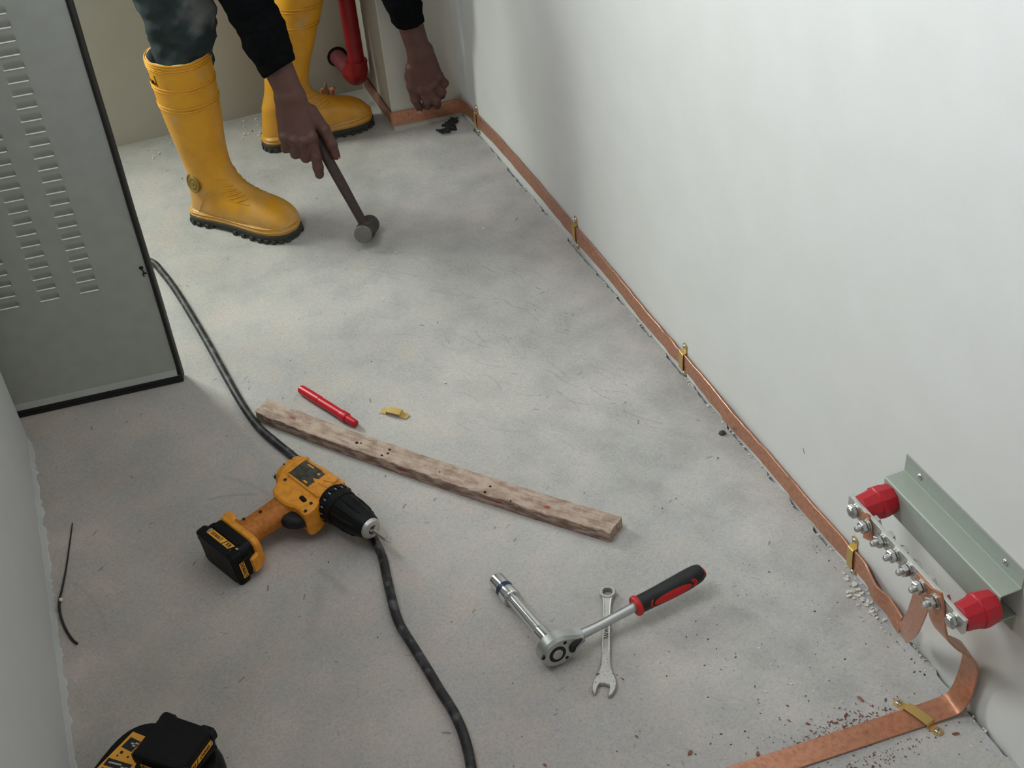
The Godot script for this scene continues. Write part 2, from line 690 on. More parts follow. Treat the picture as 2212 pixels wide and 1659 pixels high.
func floor_image() -> ImageTexture:
	var w := 1024
	var h := 2048
	var big := noise(11, 0.0035, 4)
	var mid := noise(12, 0.013, 5)
	var fine := noise(13, 0.09, 4)
	var specks := noise(14, 0.16, 2)
	var a := big.get_image(w, h, false, false, true).get_data()
	var b := mid.get_image(w, h, false, false, true).get_data()
	var c := fine.get_image(w, h, false, false, true).get_data()
	var d := specks.get_image(w, h, false, false, true).get_data()
	var out := PackedByteArray()
	out.resize(w * h * 3)
	for i in w * h:
		var u: float = a[i] / 255.0
		var v: float = b[i] / 255.0
		var f: float = c[i] / 255.0
		var l := 0.680 + (u - 0.5) * 0.09 + (v - 0.5) * 0.085 + (f - 0.5) * 0.035
		var warm := clampf((v - 0.52) * 2.2, 0.0, 1.0) * 0.24 + clampf((u - 0.5) * 2.0, 0.0, 1.0) * 0.35
		if d[i] > 222 and c[i] < 112:
			l -= 0.08
		elif d[i] < 34 and c[i] > 150:
			l += 0.05
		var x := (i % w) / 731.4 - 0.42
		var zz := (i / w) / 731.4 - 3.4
		var foot := clampf(0.62 - x * 1.15 + (zz + 1.7) * 0.42 + (v - 0.5) * 1.3, 0.0, 1.0) * 0.75  # traffic dirt plus painted shade, darker and warmer towards left and front
		var pale := clampf((x - 0.50) * 2.0 + (v - 0.5) * 1.5, 0.0, 1.0) * clampf((zz + 2.0) * 1.2, 0.0, 1.0)  # dust plus painted cool light, paler towards the right-hand wall
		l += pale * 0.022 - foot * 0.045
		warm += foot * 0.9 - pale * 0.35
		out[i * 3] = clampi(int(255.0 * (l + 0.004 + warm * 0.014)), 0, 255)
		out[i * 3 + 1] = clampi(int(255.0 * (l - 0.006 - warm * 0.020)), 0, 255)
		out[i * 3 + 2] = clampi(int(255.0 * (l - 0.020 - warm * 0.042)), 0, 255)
	var im := Image.create_from_data(w, h, false, Image.FORMAT_RGB8, out)
	# marks: [x, z, length m, width m, angle, darkness]
	var r := RandomNumberGenerator.new()
	r.seed = 21
	for k in 260:
		var near := r.randf()
		var x := r.randf_range(-0.25, 0.88)
		var zz := r.randf_range(-3.2, -0.7)
		var ang := r.randf_range(0, PI)
		var long := r.randf_range(0.003, 0.012)
		if near < 0.35:    # trowel scratches in the middle of the floor
			x = r.randf_range(0.45, 0.82)
			zz = r.randf_range(-2.4, -1.6)
			ang = r.randf_range(0.6, 1.5)
			long = r.randf_range(0.02, 0.09)
		mark(im, x, zz, ang, long, r.randf_range(0.0007, 0.0016), r.randf_range(0.02, 0.05) if near < 0.35 else r.randf_range(0.08, 0.30), r.randf_range(-8.0, 8.0))
	# brown scuffs and smudges
	for q in [[0.06, -1.80, 0.9, 0.10, 0.006, 0.025], [0.10, -1.45, 2.0, 0.10, 0.014, 0.03], [0.03, -1.78, 0.3, 0.09, 0.004, 0.04], [-0.23, -1.62, 1.3, 0.15, 0.004, 0.02], [0.14, -1.50, 1.2, 0.07, 0.010, 0.05]]:
		mark(im, q[0], q[1], q[2], q[3], q[4], q[5], 2.0)
	return ImageTexture.create_from_image(im)


func mark(im: Image, x: float, z: float, ang: float, long: float, wide: float, dark: float, bend: float) -> void:
	var n := maxi(3, int(long / maxf(wide, 0.0016) * 1.5))
	for i in n:
		var t := (float(i) / (n - 1) - 0.5) * long
		var a := ang + bend * t
		var px := (x + cos(a) * t + 0.42) / 1.4 * 1024.0
		var py := (z + sin(a) * t + 3.4) / 2.8 * 2048.0
		var rr := maxf(0.8, wide * 731.0)
		for yy in range(int(py - rr), int(py + rr) + 1):
			for xx in range(int(px - rr), int(px + rr) + 1):
				if xx < 0 or yy < 0 or xx > 1023 or yy > 2047:
					continue
				var e := 1.0 - Vector2(xx - px, yy - py).length() / (rr + 0.5)
				if e > 0.0:
					var q := im.get_pixel(xx, yy)
					var k := 1.0 - dark * e
					im.set_pixel(xx, yy, Color(q.r * k, q.g * k, q.b * k))


func make_materials() -> void:
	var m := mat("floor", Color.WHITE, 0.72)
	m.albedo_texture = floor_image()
	m.heightmap_enabled = true
	m.heightmap_texture = bumps(31, 0.02, 6, 1024)
	m.heightmap_scale = 0.10
	m.detail_enabled = true
	m.detail_blend_mode = BaseMaterial3D.BLEND_MODE_MUL
	m.detail_uv_layer = BaseMaterial3D.DETAIL_UV_2
	m.uv2_triplanar = true
	m.uv2_world_triplanar = true
	m.uv2_scale = Vector3.ONE * 3.0
	m.detail_albedo = noise_map(32, 0.05, [[0.0, grey(0.86)], [0.3, grey(0.955)], [0.5, grey(0.975)], [0.8, grey(1.0)], [1.0, Color(1, 0.98, 0.96)]], 6, 1024)
	var plaster := noise_map(41, 0.012, [[0.0, Color(0.958, 0.958, 0.954)], [0.5, Color(0.968, 0.968, 0.966)], [1.0, Color(0.98, 0.98, 0.98)]], 5)
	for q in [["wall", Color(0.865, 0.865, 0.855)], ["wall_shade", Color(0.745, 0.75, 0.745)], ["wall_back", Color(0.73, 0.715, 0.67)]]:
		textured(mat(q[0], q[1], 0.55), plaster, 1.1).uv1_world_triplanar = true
	mat("cabinet_paint", Color(0.63, 0.645, 0.62), 0.42)
	textured(M.cabinet_paint, noise_map(43, 0.02, [[0.0, grey(0.95)], [1.0, grey(1.0)]], 3), 2.0)
	mat("rubber", Color(0.045, 0.045, 0.05), 0.45)
	textured(M.rubber, noise_map(45, 0.03, [[0.0, grey(0.6)], [0.6, grey(0.9)], [1.0, grey(1.0)]], 4), 8.0)
	mat("scuff", Color(0.44, 0.45, 0.45), 0.95)
	more_materials()


func build_cabinet() -> void:
	# local: x along the door to the right edge at 0, y up, z out of its front
	var u := Vector3(0.321, 0, 0.033).normalized()
	var t := thing("cabinet_door", "tall grey louvered steel cabinet door edged with black rubber", "cabinet", Transform3D(Basis(u, Vector3.UP, u.cross(Vector3.UP)), Vector3(0.009, 0, -2.163)))
	var top := 1.95
	var left := -0.62
	var cols := [-0.407, -0.335, -0.2635, -0.191, -0.119]
	var n := 27
	var v0 := 0.2435
	var dv := 0.0232
	var w := 0.0375
	var hole := 0.0135
	var s := Sh.new()
	var th := 0.0016
	var x := left
	for c in cols:    # sheet between the columns of slots
		s.box(Vector3((x + c - w / 2) / 2, (0.03 + top) / 2, -th / 2), Vector3(c - w / 2 - x, top - 0.03, th))
		x = c + w / 2
	s.box(Vector3((x - 0.008) / 2, (0.03 + top) / 2, -th / 2), Vector3(-0.008 - x, top - 0.03, th))
	for c in cols:
		var y := 0.03
		for i in n + 1:
			var to := v0 + i * dv if i < n else top
			s.box(Vector3(c, (y + to) / 2, -th / 2), Vector3(w, to - y, th))
			y = to + hole
	# folded edges and back sheet
	s.box(Vector3(left / 2 - 0.004, (0.02 + top) / 2, -0.0292), Vector3(-left - 0.008, top - 0.02, th))
	s.box(Vector3(-0.009, (0.02 + top) / 2, -0.015), Vector3(0.002, top - 0.02, 0.029))
	s.box(Vector3(left, (0.02 + top) / 2, -0.015), Vector3(0.002, top - 0.02, 0.029))
	s.box(Vector3(left / 2, top, -0.015), Vector3(-left, 0.002, 0.031))
	obj("panel", s, M.cabinet_paint, t)
	s = Sh.new()
	s.loft([PackedVector3Array([Vector3(left, 0.031, -0.001), Vector3(left, 0.031, 0.001), Vector3(left, 0.021, 0.006), Vector3(left, 0.019, 0.006), Vector3(left, 0.019, -0.02)]), PackedVector3Array([Vector3(-0.009, 0.031, -0.001), Vector3(-0.009, 0.031, 0.001), Vector3(-0.009, 0.021, 0.006), Vector3(-0.009, 0.019, 0.006), Vector3(-0.009, 0.019, -0.02)])])
	obj("bottom_lip", s, M.cabinet_paint, t)
	# one pressed-in louver, shared by all the slots
	s = Sh.new()
	var deep := 0.0042
	var ends := []
	for k in [[-0.5, 0.0], [-0.475, 0.22], [-0.44, 0.55], [-0.40, 0.82], [-0.34, 0.97], [-0.25, 1.0], [0.25, 1.0], [0.34, 0.97], [0.40, 0.82], [0.44, 0.55], [0.475, 0.22], [0.5, 0.0]]:
		var r := PackedVector3Array()
		var face := []
		for i in 9:
			var e := i / 8.0
			face.append(Vector2(hole * (1.0 - e * 0.96), -deep * k[1] * (0.5 - 0.5 * cos(e * PI)) * (0.75 + 0.25 * e)))
		face.append(Vector2(-0.0001, -deep * k[1] * 0.93))
		face.append(Vector2(-0.0003, -deep * k[1] * 0.2 + 0.0001))
		face.append(Vector2(-0.0006, 0.0006 * k[1] + 0.00005))
		face.append(Vector2(-0.0020, 0.00002))
		for q in face:
			r.append(Vector3(k[0] * w, q.x, q.y))
		for i in face.size():
			var q: Vector2 = face[face.size() - 1 - i]
			r.append(Vector3(k[0] * w, q.x, minf(q.y, 0.0) - 0.0009))
		ends.append(r)
	s.loft(ends)
	var lm := mesh_of(s, 60.0)
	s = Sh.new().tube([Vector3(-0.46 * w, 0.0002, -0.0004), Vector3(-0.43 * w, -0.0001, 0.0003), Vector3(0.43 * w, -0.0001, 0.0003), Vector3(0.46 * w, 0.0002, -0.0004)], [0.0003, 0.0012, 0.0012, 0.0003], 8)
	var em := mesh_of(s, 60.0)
	mat("lip_glint", Color(0.95, 0.95, 0.92), 0.4, 0.0)  # near-white colour paints the bright line of light along each louver lip
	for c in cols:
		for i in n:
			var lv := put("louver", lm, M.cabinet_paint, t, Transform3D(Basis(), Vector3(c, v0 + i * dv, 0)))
			put("lip_glint", em, M.lip_glint, lv)
	# black edging: a bulging strip down the free edge and a double strip along the foot
	s = Sh.new()
	var pts := []
	var sides := []
	var rn := noise(3, 3.0, 2)
	for i in 60:
		var y := 0.010 + (top - 0.01) * i / 59.0
		pts.append(Vector3(-0.0035 + rn.get_noise_1d(y) * 0.0012, y, -0.011))
		sides.append(Vector3(1, 0, 0.0))
	var rings := []
	for i in pts.size():
		var r := PackedVector3Array()
		for j in 14:
			var a := TAU * j / 14
			r.append(pts[i] + Vector3(cos(a) * 0.0066, 0, sin(a) * 0.0165))
		rings.append(r)
	s.loft(rings)
	obj("edge_trim", s, M.rubber, t, 60.0)
	s = Sh.new()
	s.box(Vector3(left / 2, 0.0145, -0.008), Vector3(-left, 0.011, 0.028), Basis(), 0.004)
	s.box(Vector3(left / 2, 0.005, -0.009), Vector3(-left, 0.0099, 0.026), Basis(), 0.003)
	obj("foot_trim", s, M.rubber, t)
	# the torn lock hole beside the edge
	s = Sh.new()
	s.lathe([Vector2(0.0, 0.0006), Vector2(0.0036, 0.0008), Vector2(0.0042, 0.0), Vector2(0.0, -0.001)], Transform3D(along(Vector3(0, 0, 1)), Vector3(-0.0165, 0.270, 0.0)), 14)
	s.lathe([Vector2(0.0, 0.0006), Vector2(0.0022, 0.0007), Vector2(0.0026, 0.0), Vector2(0.0, -0.001)], Transform3D(along(Vector3(0, 0, 1)), Vector3(-0.0118, 0.257, 0.0)), 10)
	s.tube([Vector3(-0.0165, 0.268, 0.0004), Vector3(-0.0140, 0.262, 0.0008), Vector3(-0.0165, 0.254, 0.0006), Vector3(-0.0150, 0.250, 0.0004)], [0.0016, 0.0012, 0.0016, 0.0007], 6)
	obj("lock_hole", s, M.rubber, t)


func more_materials() -> void:
	var scratch := noise_map(51, 0.03, [[0.0, Color(0.86, 0.85, 0.84)], [0.35, Color(0.94, 0.93, 0.92)], [0.6, Color(1, 1, 1)], [1.0, Color(1, 0.98, 0.95)]], 5)
	var metal_bump := bumps(52, 0.05, 4)
	var rough_map := noise_map(53, 0.02, [[0.0, grey(0.5)], [0.5, grey(0.75)], [1.0, grey(1.0)]], 4)
	textured(mat("copper", Color(0.745, 0.525, 0.415), 0.48, 0.55), scratch, 5.0, rough_map, metal_bump, 0.02)
	textured(mat("copper_bright", Color(0.80, 0.555, 0.44), 0.42, 0.6), scratch, 9.0, rough_map, metal_bump, 0.02)
	mat("brass", Color(0.80, 0.68, 0.42), 0.42, 0.75)
	mat("steel", Color(0.72, 0.72, 0.71), 0.30, 1.0)
	mat("zinc", Color(0.78, 0.78, 0.77), 0.30, 1.0)
	mat("tin", Color(0.80, 0.80, 0.78), 0.40, 0.8)
	textured(mat("bracket_paint", Color(0.625, 0.655, 0.61), 0.45, 0.15), noise_map(54, 0.02, [[0.0, grey(0.97)], [1.0, grey(1.0)]], 3), 6.0)
	mat("red_resin", Color(0.68, 0.03, 0.12), 0.40)
	mat("dark_hole", Color(0.05, 0.045, 0.045), 0.9)
	textured(mat("pipe_red", Color(0.54, 0.028, 0.06), 0.42), noise_map(55, 0.012, [[0.0, Color(0.85, 0.85, 0.88)], [0.7, grey(1.0)], [1.0, Color(1.0, 1.0, 1.0)]], 4), 4.0)
	textured(mat("pipe_dusty", Color(0.52, 0.24, 0.26), 0.7), noise_map(56, 0.015, [[0.0, Color(0.8, 0.75, 0.75)], [1.0, Color(1, 1, 1)]], 4), 8.0)
	mat("chip_white", Color(0.82, 0.81, 0.78), 0.9)
	mat("copper_filings", Color(0.50, 0.33, 0.27), 0.6, 0.25)
	mat("grit", Color(0.27, 0.265, 0.26), 0.9)
	mat("soot", Color(0.10, 0.105, 0.11), 0.85)
	tool_materials()
	person_materials()


func build_objects() -> void:
	build_busbar()
	build_tapes()
	build_clips()
	build_conduit()
	build_board()
	build_marker()
	build_cable()
	build_drill()
	build_charger()
	build_ratchet()
	build_wrench()
	build_person()
	build_hammer()
	build_litter()


func hexagon(r: float) -> PackedVector2Array:
	var p := PackedVector2Array()
	for i in 6:
		p.append(Vector2(cos(i * TAU / 6), sin(i * TAU / 6)) * r)
	return p


# a frame whose z runs along a direction
func facing(n: Vector3, at: Vector3, spin := 0.0) -> Transform3D:
	var z := n.normalized()
	var x := (Vector3.UP if absf(z.y) < 0.9 else Vector3.RIGHT).cross(z).normalized()
	var b := Basis(x, z.cross(x), z)
	return Transform3D(b * Basis(Vector3(0, 0, 1), spin), at)


# a cross-headed screw head, z out of the surface
func screw_head(s: Sh, xf: Transform3D, r: float) -> void:
	var rings := []
	for q in [[1.0, 0.0, 0.0], [0.98, 0.25, 0.0], [0.80, 0.48, 0.0], [0.62, 0.58, 0.0], [0.56, 0.60, 0.42], [0.30, 0.64, 0.42], [0.16, 0.64, 0.45], [0.08, 0.2, 0.0]]:
		var g := PackedVector3Array()
		for j in 16:
			var a := TAU * j / 16
			g.append(xf * Vector3(cos(a) * r * q[0], sin(a) * r * q[0], r * (q[1] - (q[2] if j % 4 == 0 else 0.0))))
		rings.append(g)
	s.loft(rings)


func build_busbar() -> void:
	var base := Vector3(WALL_X, 0.26, -0.95)
	var t := thing("earth_busbar", "tinned earthing busbar on red insulators and a grey-green wall bracket", "busbar", Transform3D(Basis(), base))
	# local: x out of the wall is negative, y up, z along the wall
	var prof := []
	var k := [Vector2(-0.0012, 0.053), Vector2(-0.0012, 0.023), Vector2(-0.0325, 0.023), Vector2(-0.0325, -0.025), Vector2(-0.0012, -0.025), Vector2(-0.0012, -0.053)]
	prof.append(k[0])
	for i in range(1, 5):
		for j in 4:
			var e := j / 3.0
			prof.append(k[i] + (k[i - 1] - k[i]).normalized() * 0.0025 * (1 - e) * (1 - e) + (k[i + 1] - k[i]).normalized() * 0.0025 * e * e)
	prof.append(k[5])
	var pts := prof.map(func(q): return Vector3(q.x, q.y, 0.0005))
	var s := Sh.new().ribbon(pts, pts.map(func(_q): return Vector3(0, 0, 1)), 0.245, 0.0022)
	var br := obj("bracket", s, M.bracket_paint, t, 30.0)
	for z in [-0.088, 0.089]:
		s = Sh.new()
		screw_head(s, facing(Vector3(-1, 0, 0), Vector3(-0.0022, 0.040, z), 0.4), 0.0048)
		obj("screw", s, M.zinc, br)
	for z in [-0.1035, 0.1135]:
		s = Sh.new()
		var xf := Transform3D(along(Vector3(-1, 0, 0)), Vector3(-0.0335, 0.0, z))
		s.lathe([Vector2(0, 0), Vector2(0.0200, 0), Vector2(0.0215, 0.002), Vector2(0.0238, 0.016), Vector2(0.0240, 0.0225), Vector2(0.0236, 0.0245), Vector2(0.0218, 0.0262), Vector2(0.0208, 0.032), Vector2(0.0188, 0.0475), Vector2(0.018, 0.0489), Vector2(0, 0.0489)], xf, 10)
		obj("insulator", s, M.red_resin, t, 32.0)
	s = Sh.new().box(Vector3(-0.0855, 0, 0.003), Vector3(0.006, 0.025, 0.252), Basis(), 0.0006)
	obj("bar", s, M.tin, t)
	# end bolts with domed heads
	for z in [-0.1035, 0.1135]:
		s = Sh.new()
		var xf := facing(Vector3(-1, 0, 0), Vector3(-0.0885, 0, z), 0.3)
		s.prism(hexagon(0.0102), 0.0026, 0.0096, xf, 0.0013)
		s.lathe([Vector2(0, 0), Vector2(0.0076, 0), Vector2(0.0060, 0.0020), Vector2(0, 0.0026)], xf * Transform3D(along(Vector3(0, 0, 1)), Vector3(0, 0, 0.0088)), 18)
		var b := obj("end_bolt", s, M.steel, t, 40.0)
		s = Sh.new().ring([Vector2(0.0045, 0), Vector2(0.0112, 0), Vector2(0.0112, 0.0012), Vector2(0.0045, 0.0012)], xf * Transform3D(along(Vector3(0, 0, 1)), Vector3.ZERO), 24)
		s.ring([Vector2(0.0045, 0.0012), Vector2(0.0096, 0.0012), Vector2(0.0096, 0.0028), Vector2(0.0045, 0.0028)], xf * Transform3D(along(Vector3(0, 0, 1)), Vector3.ZERO), 24)
		obj("washer", s, M.zinc, b, 40.0)
	var zs := [-0.072, -0.040, -0.0105, 0.018, 0.050, 0.078]
	for i in 6:
		var extra := 0.003 if i in [0, 4, 5] else 0.0
		var xf := facing(Vector3(-1, 0, 0), Vector3(-0.0885 - extra, 0.0, zs[i]), [0.1, 0.5, 0.25, 0.8, 0.35, 0.6][i])
		var up := Transform3D(along(Vector3(0, 0, 1)), Vector3.ZERO)
		s = Sh.new()
		s.lathe([Vector2(0, -0.012), Vector2(0.0042, -0.012), Vector2(0.0042, 0.0175), Vector2(0.0034, 0.0188), Vector2(0, 0.0188)], xf * up, 16)
		for r in 4:
			s.ring([Vector2(0.0038, 0.0112 + r * 0.0016), Vector2(0.0046, 0.0119 + r * 0.0016), Vector2(0.0038, 0.0126 + r * 0.0016)], xf * up, 16)
		s.prism(hexagon(0.0096), 0.0, 0.0080, facing(Vector3(1, 0, 0), Vector3(-0.0825, 0.0, zs[i]), 0.2 * i), 0.0008)
		var b := obj("bolt", s, M.zinc, t, 40.0)
		s = Sh.new().prism(hexagon(0.0092), 0.0042, 0.0112, xf, 0.0010)
		obj("nut", s, M.zinc, b, 30.0)
		s = Sh.new().ring([Vector2(0.0042, 0), Vector2(0.0108, 0), Vector2(0.0108, 0.0013), Vector2(0.0042, 0.0013)], xf * up, 24)
		obj("flat_washer", s, M.zinc, b, 40.0)
		s = Sh.new().ring([Vector2(0.0042, 0.0018), Vector2(0.0090, 0.0015), Vector2(0.0090, 0.0040), Vector2(0.0042, 0.0038)], xf * up, 24)
		obj("spring_washer", s, M.steel, b, 40.0)
	# a short stub of tape under the first nut
	var lug := [Vector3(-0.0885, 0.0125, -0.083), Vector3(-0.0900, 0.006, -0.080), Vector3(-0.0900, -0.004, -0.0745), Vector3(-0.0905, -0.013, -0.070), Vector3(-0.0925, -0.021, -0.066)]
	s = Sh.new().ribbon(spline(lug, 4), spline(lug.map(func(_q): return Vector3(0.0, 0.45, 0.9)), 4), 0.022, 0.0028)
	obj("copper_stub", s, M.copper_bright, t)


func build_tapes() -> void:
	var t := thing("copper_tape", "long copper earthing tape clipped along the foot of the white wall", "copper tape")
	var k := [Vector3(0.7005, 0.045, -3.25), Vector3(0.7005, 0.043, -3.10), Vector3(0.7005, 0.040, -3.01), Vector3(0.7015, 0.039, -2.994), Vector3(0.708, 0.038, -2.9905), Vector3(0.74, 0.036, -2.9905),
		Vector3(0.80, 0.033, -2.9900), Vector3(0.855, 0.031, -2.9895), Vector3(0.876, 0.034, -2.985), Vector3(0.887, 0.038, -2.968), Vector3(0.8905, 0.043, -2.93), Vector3(0.8915, 0.042, -2.87), Vector3(0.8920, 0.049, -2.70), Vector3(0.8905, 0.051, -2.58), Vector3(0.8915, 0.049, -2.40),
		Vector3(0.8915, 0.044, -2.235), Vector3(0.8920, 0.042, -2.05), Vector3(0.8905, 0.037, -1.88), Vector3(0.8915, 0.036, -1.727), Vector3(0.8900, 0.036, -1.60), Vector3(0.8880, 0.035, -1.535), Vector3(0.8910, 0.033, -1.44), Vector3(0.8915, 0.031, -1.33), Vector3(0.8912, 0.032, -1.24), Vector3(0.8915, 0.034, -1.16), Vector3(0.8895, 0.036, -1.115), Vector3(0.8830, 0.032, -1.085), Vector3(0.8845, 0.033, -1.055), Vector3(0.8800, 0.030, -1.015)]
	var n := noise(61, 9.0, 2)
	var pts := spline(k, 6)
	var sides := []
	for i in pts.size():
		var q: Vector3 = pts[i]
		var e := n.get_noise_1d(q.z * 2.0 + q.x)
		if q.z > -2.9:
			pts[i] = q + Vector3(-absf(e) * 0.0012, n.get_noise_1d(q.z + 40.0) * 0.0015, 0)
		sides.append(Vector3(e * 0.12, 1, 0))
	var s := Sh.new().ribbon(pts, sides, 0.037, 0.003)
	obj("run", s, M.copper, t, 40.0)
	# the end folded up to the fifth stud
	k = [Vector3(0.8725, 0.042, -1.000), Vector3(0.8660, 0.046, -0.992), Vector3(0.860, 0.060, -0.982), Vector3(0.852, 0.085, -0.967), Vector3(0.838, 0.125, -0.945), Vector3(0.823, 0.180, -0.922), Vector3(0.811, 0.225, -0.905), Vector3(0.8058, 0.245, -0.900), Vector3(0.8058, 0.270, -0.900)]
	var sd := [Vector3(0.3, 0.25, -1), Vector3(0.25, 0.2, -1), Vector3(0.25, 0.1, -1), Vector3(0.2, 0.05, -1), Vector3(0.1, -0.15, -1), Vector3(0.05, -0.2, -1), Vector3(0, -0.1, -1), Vector3(0, 0, -1), Vector3(0, 0, -1)]
	s = Sh.new().ribbon(spline(k, 5), spline(sd, 5), 0.030, 0.003)
	obj("folded_end", s, M.copper_bright, t, 40.0)
	# a second tape from the sixth stud, down the wall and across the floor
	k = [Vector3(0.8058, 0.273, -0.880), Vector3(0.8056, 0.258, -0.873), Vector3(0.8056, 0.240, -0.867), Vector3(0.8080, 0.222, -0.863), Vector3(0.8150, 0.204, -0.860), Vector3(0.8290, 0.185, -0.858), Vector3(0.8480, 0.164, -0.859), Vector3(0.8660, 0.140, -0.863), Vector3(0.8790, 0.111, -0.869), Vector3(0.8850, 0.080, -0.874), Vector3(0.8862, 0.050, -0.877), Vector3(0.8840, 0.028, -0.879), Vector3(0.8770, 0.012, -0.880), Vector3(0.8640, 0.0060, -0.882), Vector3(0.84, 0.0038, -0.884), Vector3(0.80, 0.0026, -0.8875), Vector3(0.70, 0.0022, -0.894), Vector3(0.60, 0.0022, -0.9005), Vector3(0.45, 0.0022, -0.912), Vector3(0.25, 0.0022, -0.93)]
	sd = [Vector3(0, 0.3, 1), Vector3(0, 0.3, 1), Vector3(0, 0.3, 1), Vector3(-0.1, 0.4, 0.95), Vector3(-0.24, 0.45, 0.88), Vector3(-0.32, 0.42, 0.85), Vector3(-0.28, 0.3, 0.9), Vector3(-0.18, 0.12, 0.98), Vector3(-0.07, 0.03, 1), Vector3(-0.05, 0, 1), Vector3(0, 0, 1), Vector3(0, 0, 1), Vector3(0, 0, 1), Vector3(0.03, 0, 1), Vector3(0.05, 0, 1), Vector3(0.05, 0, 1), Vector3(0.05, 0, 1), Vector3(0.05, 0, 1), Vector3(0.05, 0, 1), Vector3(0.05, 0, 1)]
	s = Sh.new().ribbon(spline(k, 6), spline(sd, 6), 0.035, 0.003)
	obj("copper_tape", s, M.copper, self, 40.0)
	tag(get_node("copper_tape_001") if has_node("copper_tape_001") else t, "copper tape bending from the busbar down onto the floor in the corner", "copper tape")


func clip_mesh() -> Array:
	# x along the tape, y across it, z out
	var k := [Vector3(0, -0.0345, 0.0008), Vector3(0, -0.0215, 0.0008), Vector3(0, -0.0202, 0.0016), Vector3(0, -0.0198, 0.0066), Vector3(0, -0.0188, 0.0080), Vector3(0, 0.0, 0.0085), Vector3(0, 0.0188, 0.0080), Vector3(0, 0.0198, 0.0066), Vector3(0, 0.0202, 0.0016), Vector3(0, 0.0215, 0.0008), Vector3(0, 0.0345, 0.0008)]
	var w := [0.011, 0.0148, 0.0148, 0.0148, 0.0148, 0.0148, 0.0148, 0.0148, 0.0148, 0.0148, 0.011]
	var s := Sh.new().ribbon(k, k.map(func(_q): return Vector3.RIGHT), w, 0.0012)
	for y in [-0.0325, 0.0325]:
		s.ring([Vector2(0.0026, 0.0001), Vector2(0.0076, 0.0001), Vector2(0.0076, 0.0014), Vector2(0.0026, 0.0014)], Transform3D(along(Vector3(0, 0, 1)), Vector3(0, y, 0)), 24)
	var strap := mesh_of(s, 40.0)
	var sc := []
	for y in [-0.0325, 0.0325]:
		s = Sh.new()
		screw_head(s, Transform3D(Basis(Vector3(0, 0, 1), 0.5), Vector3(0, y, 0.0012)), 0.0048)
		sc.append(mesh_of(s, 40.0))
	return [strap, sc]


func build_clips() -> void:
	var cm := clip_mesh()
	var wall := Basis(Vector3(0, 0, 1), Vector3.UP, Vector3(-1, 0, 0))
	var spots := [
		[Transform3D(wall, Vector3(0.8955, 0.042, -2.868)), "dull brass tape clip nearest the pillar corner"],
		[Transform3D(wall * Basis(Vector3(0, 0, 1), 0.05), Vector3(0.8955, 0.044, -2.235)), "brass tape clip on the wall, second along from the pillar"],
		[Transform3D(wall * Basis(Vector3(0, 0, 1), -0.04), Vector3(0.8955, 0.036, -1.727)), "shiny brass tape clip midway along the wall"],
		[Transform3D(wall * Basis(Vector3(0, 0, 1), 0.06), Vector3(0.8955, 0.034, -1.160)), "brass tape clip on the wall just before the busbar"],
		[Transform3D(Basis(Vector3(1, 0, 0), Vector3(0, 0, -1), Vector3(0, 1, 0)) * Basis(Vector3(0, 0, 1), 0.32), Vector3(0.823, 0.0, -0.886)), "brass clip screwed over the copper tape on the floor"],
	]
	for q in spots:
		var t := thing("tape_clip", q[1], "clip", q[0], "brass clips holding the copper tape")
		put("strap", cm[0], M.brass, t)
		for m in cm[1]:
			put("screw", m, M.zinc, t)
	# the loose one on the floor
	var d := Vector3(0.047, 0, 0.048).normalized()
	var t := thing("tape_clip", "loose brass clip lying on the floor beyond the red marker", "clip", Transform3D(Basis(d.cross(Vector3.UP) * -1.0, d, Vector3.UP).orthonormalized() * Basis(Vector3(0, 1, 0), -0.15) * Basis.from_scale(Vector3(1.0, 0.74, 1.0)), Vector3(0.3590, 0.0016, -1.8670)))
	put("strap", cm[0], M.brass, t)


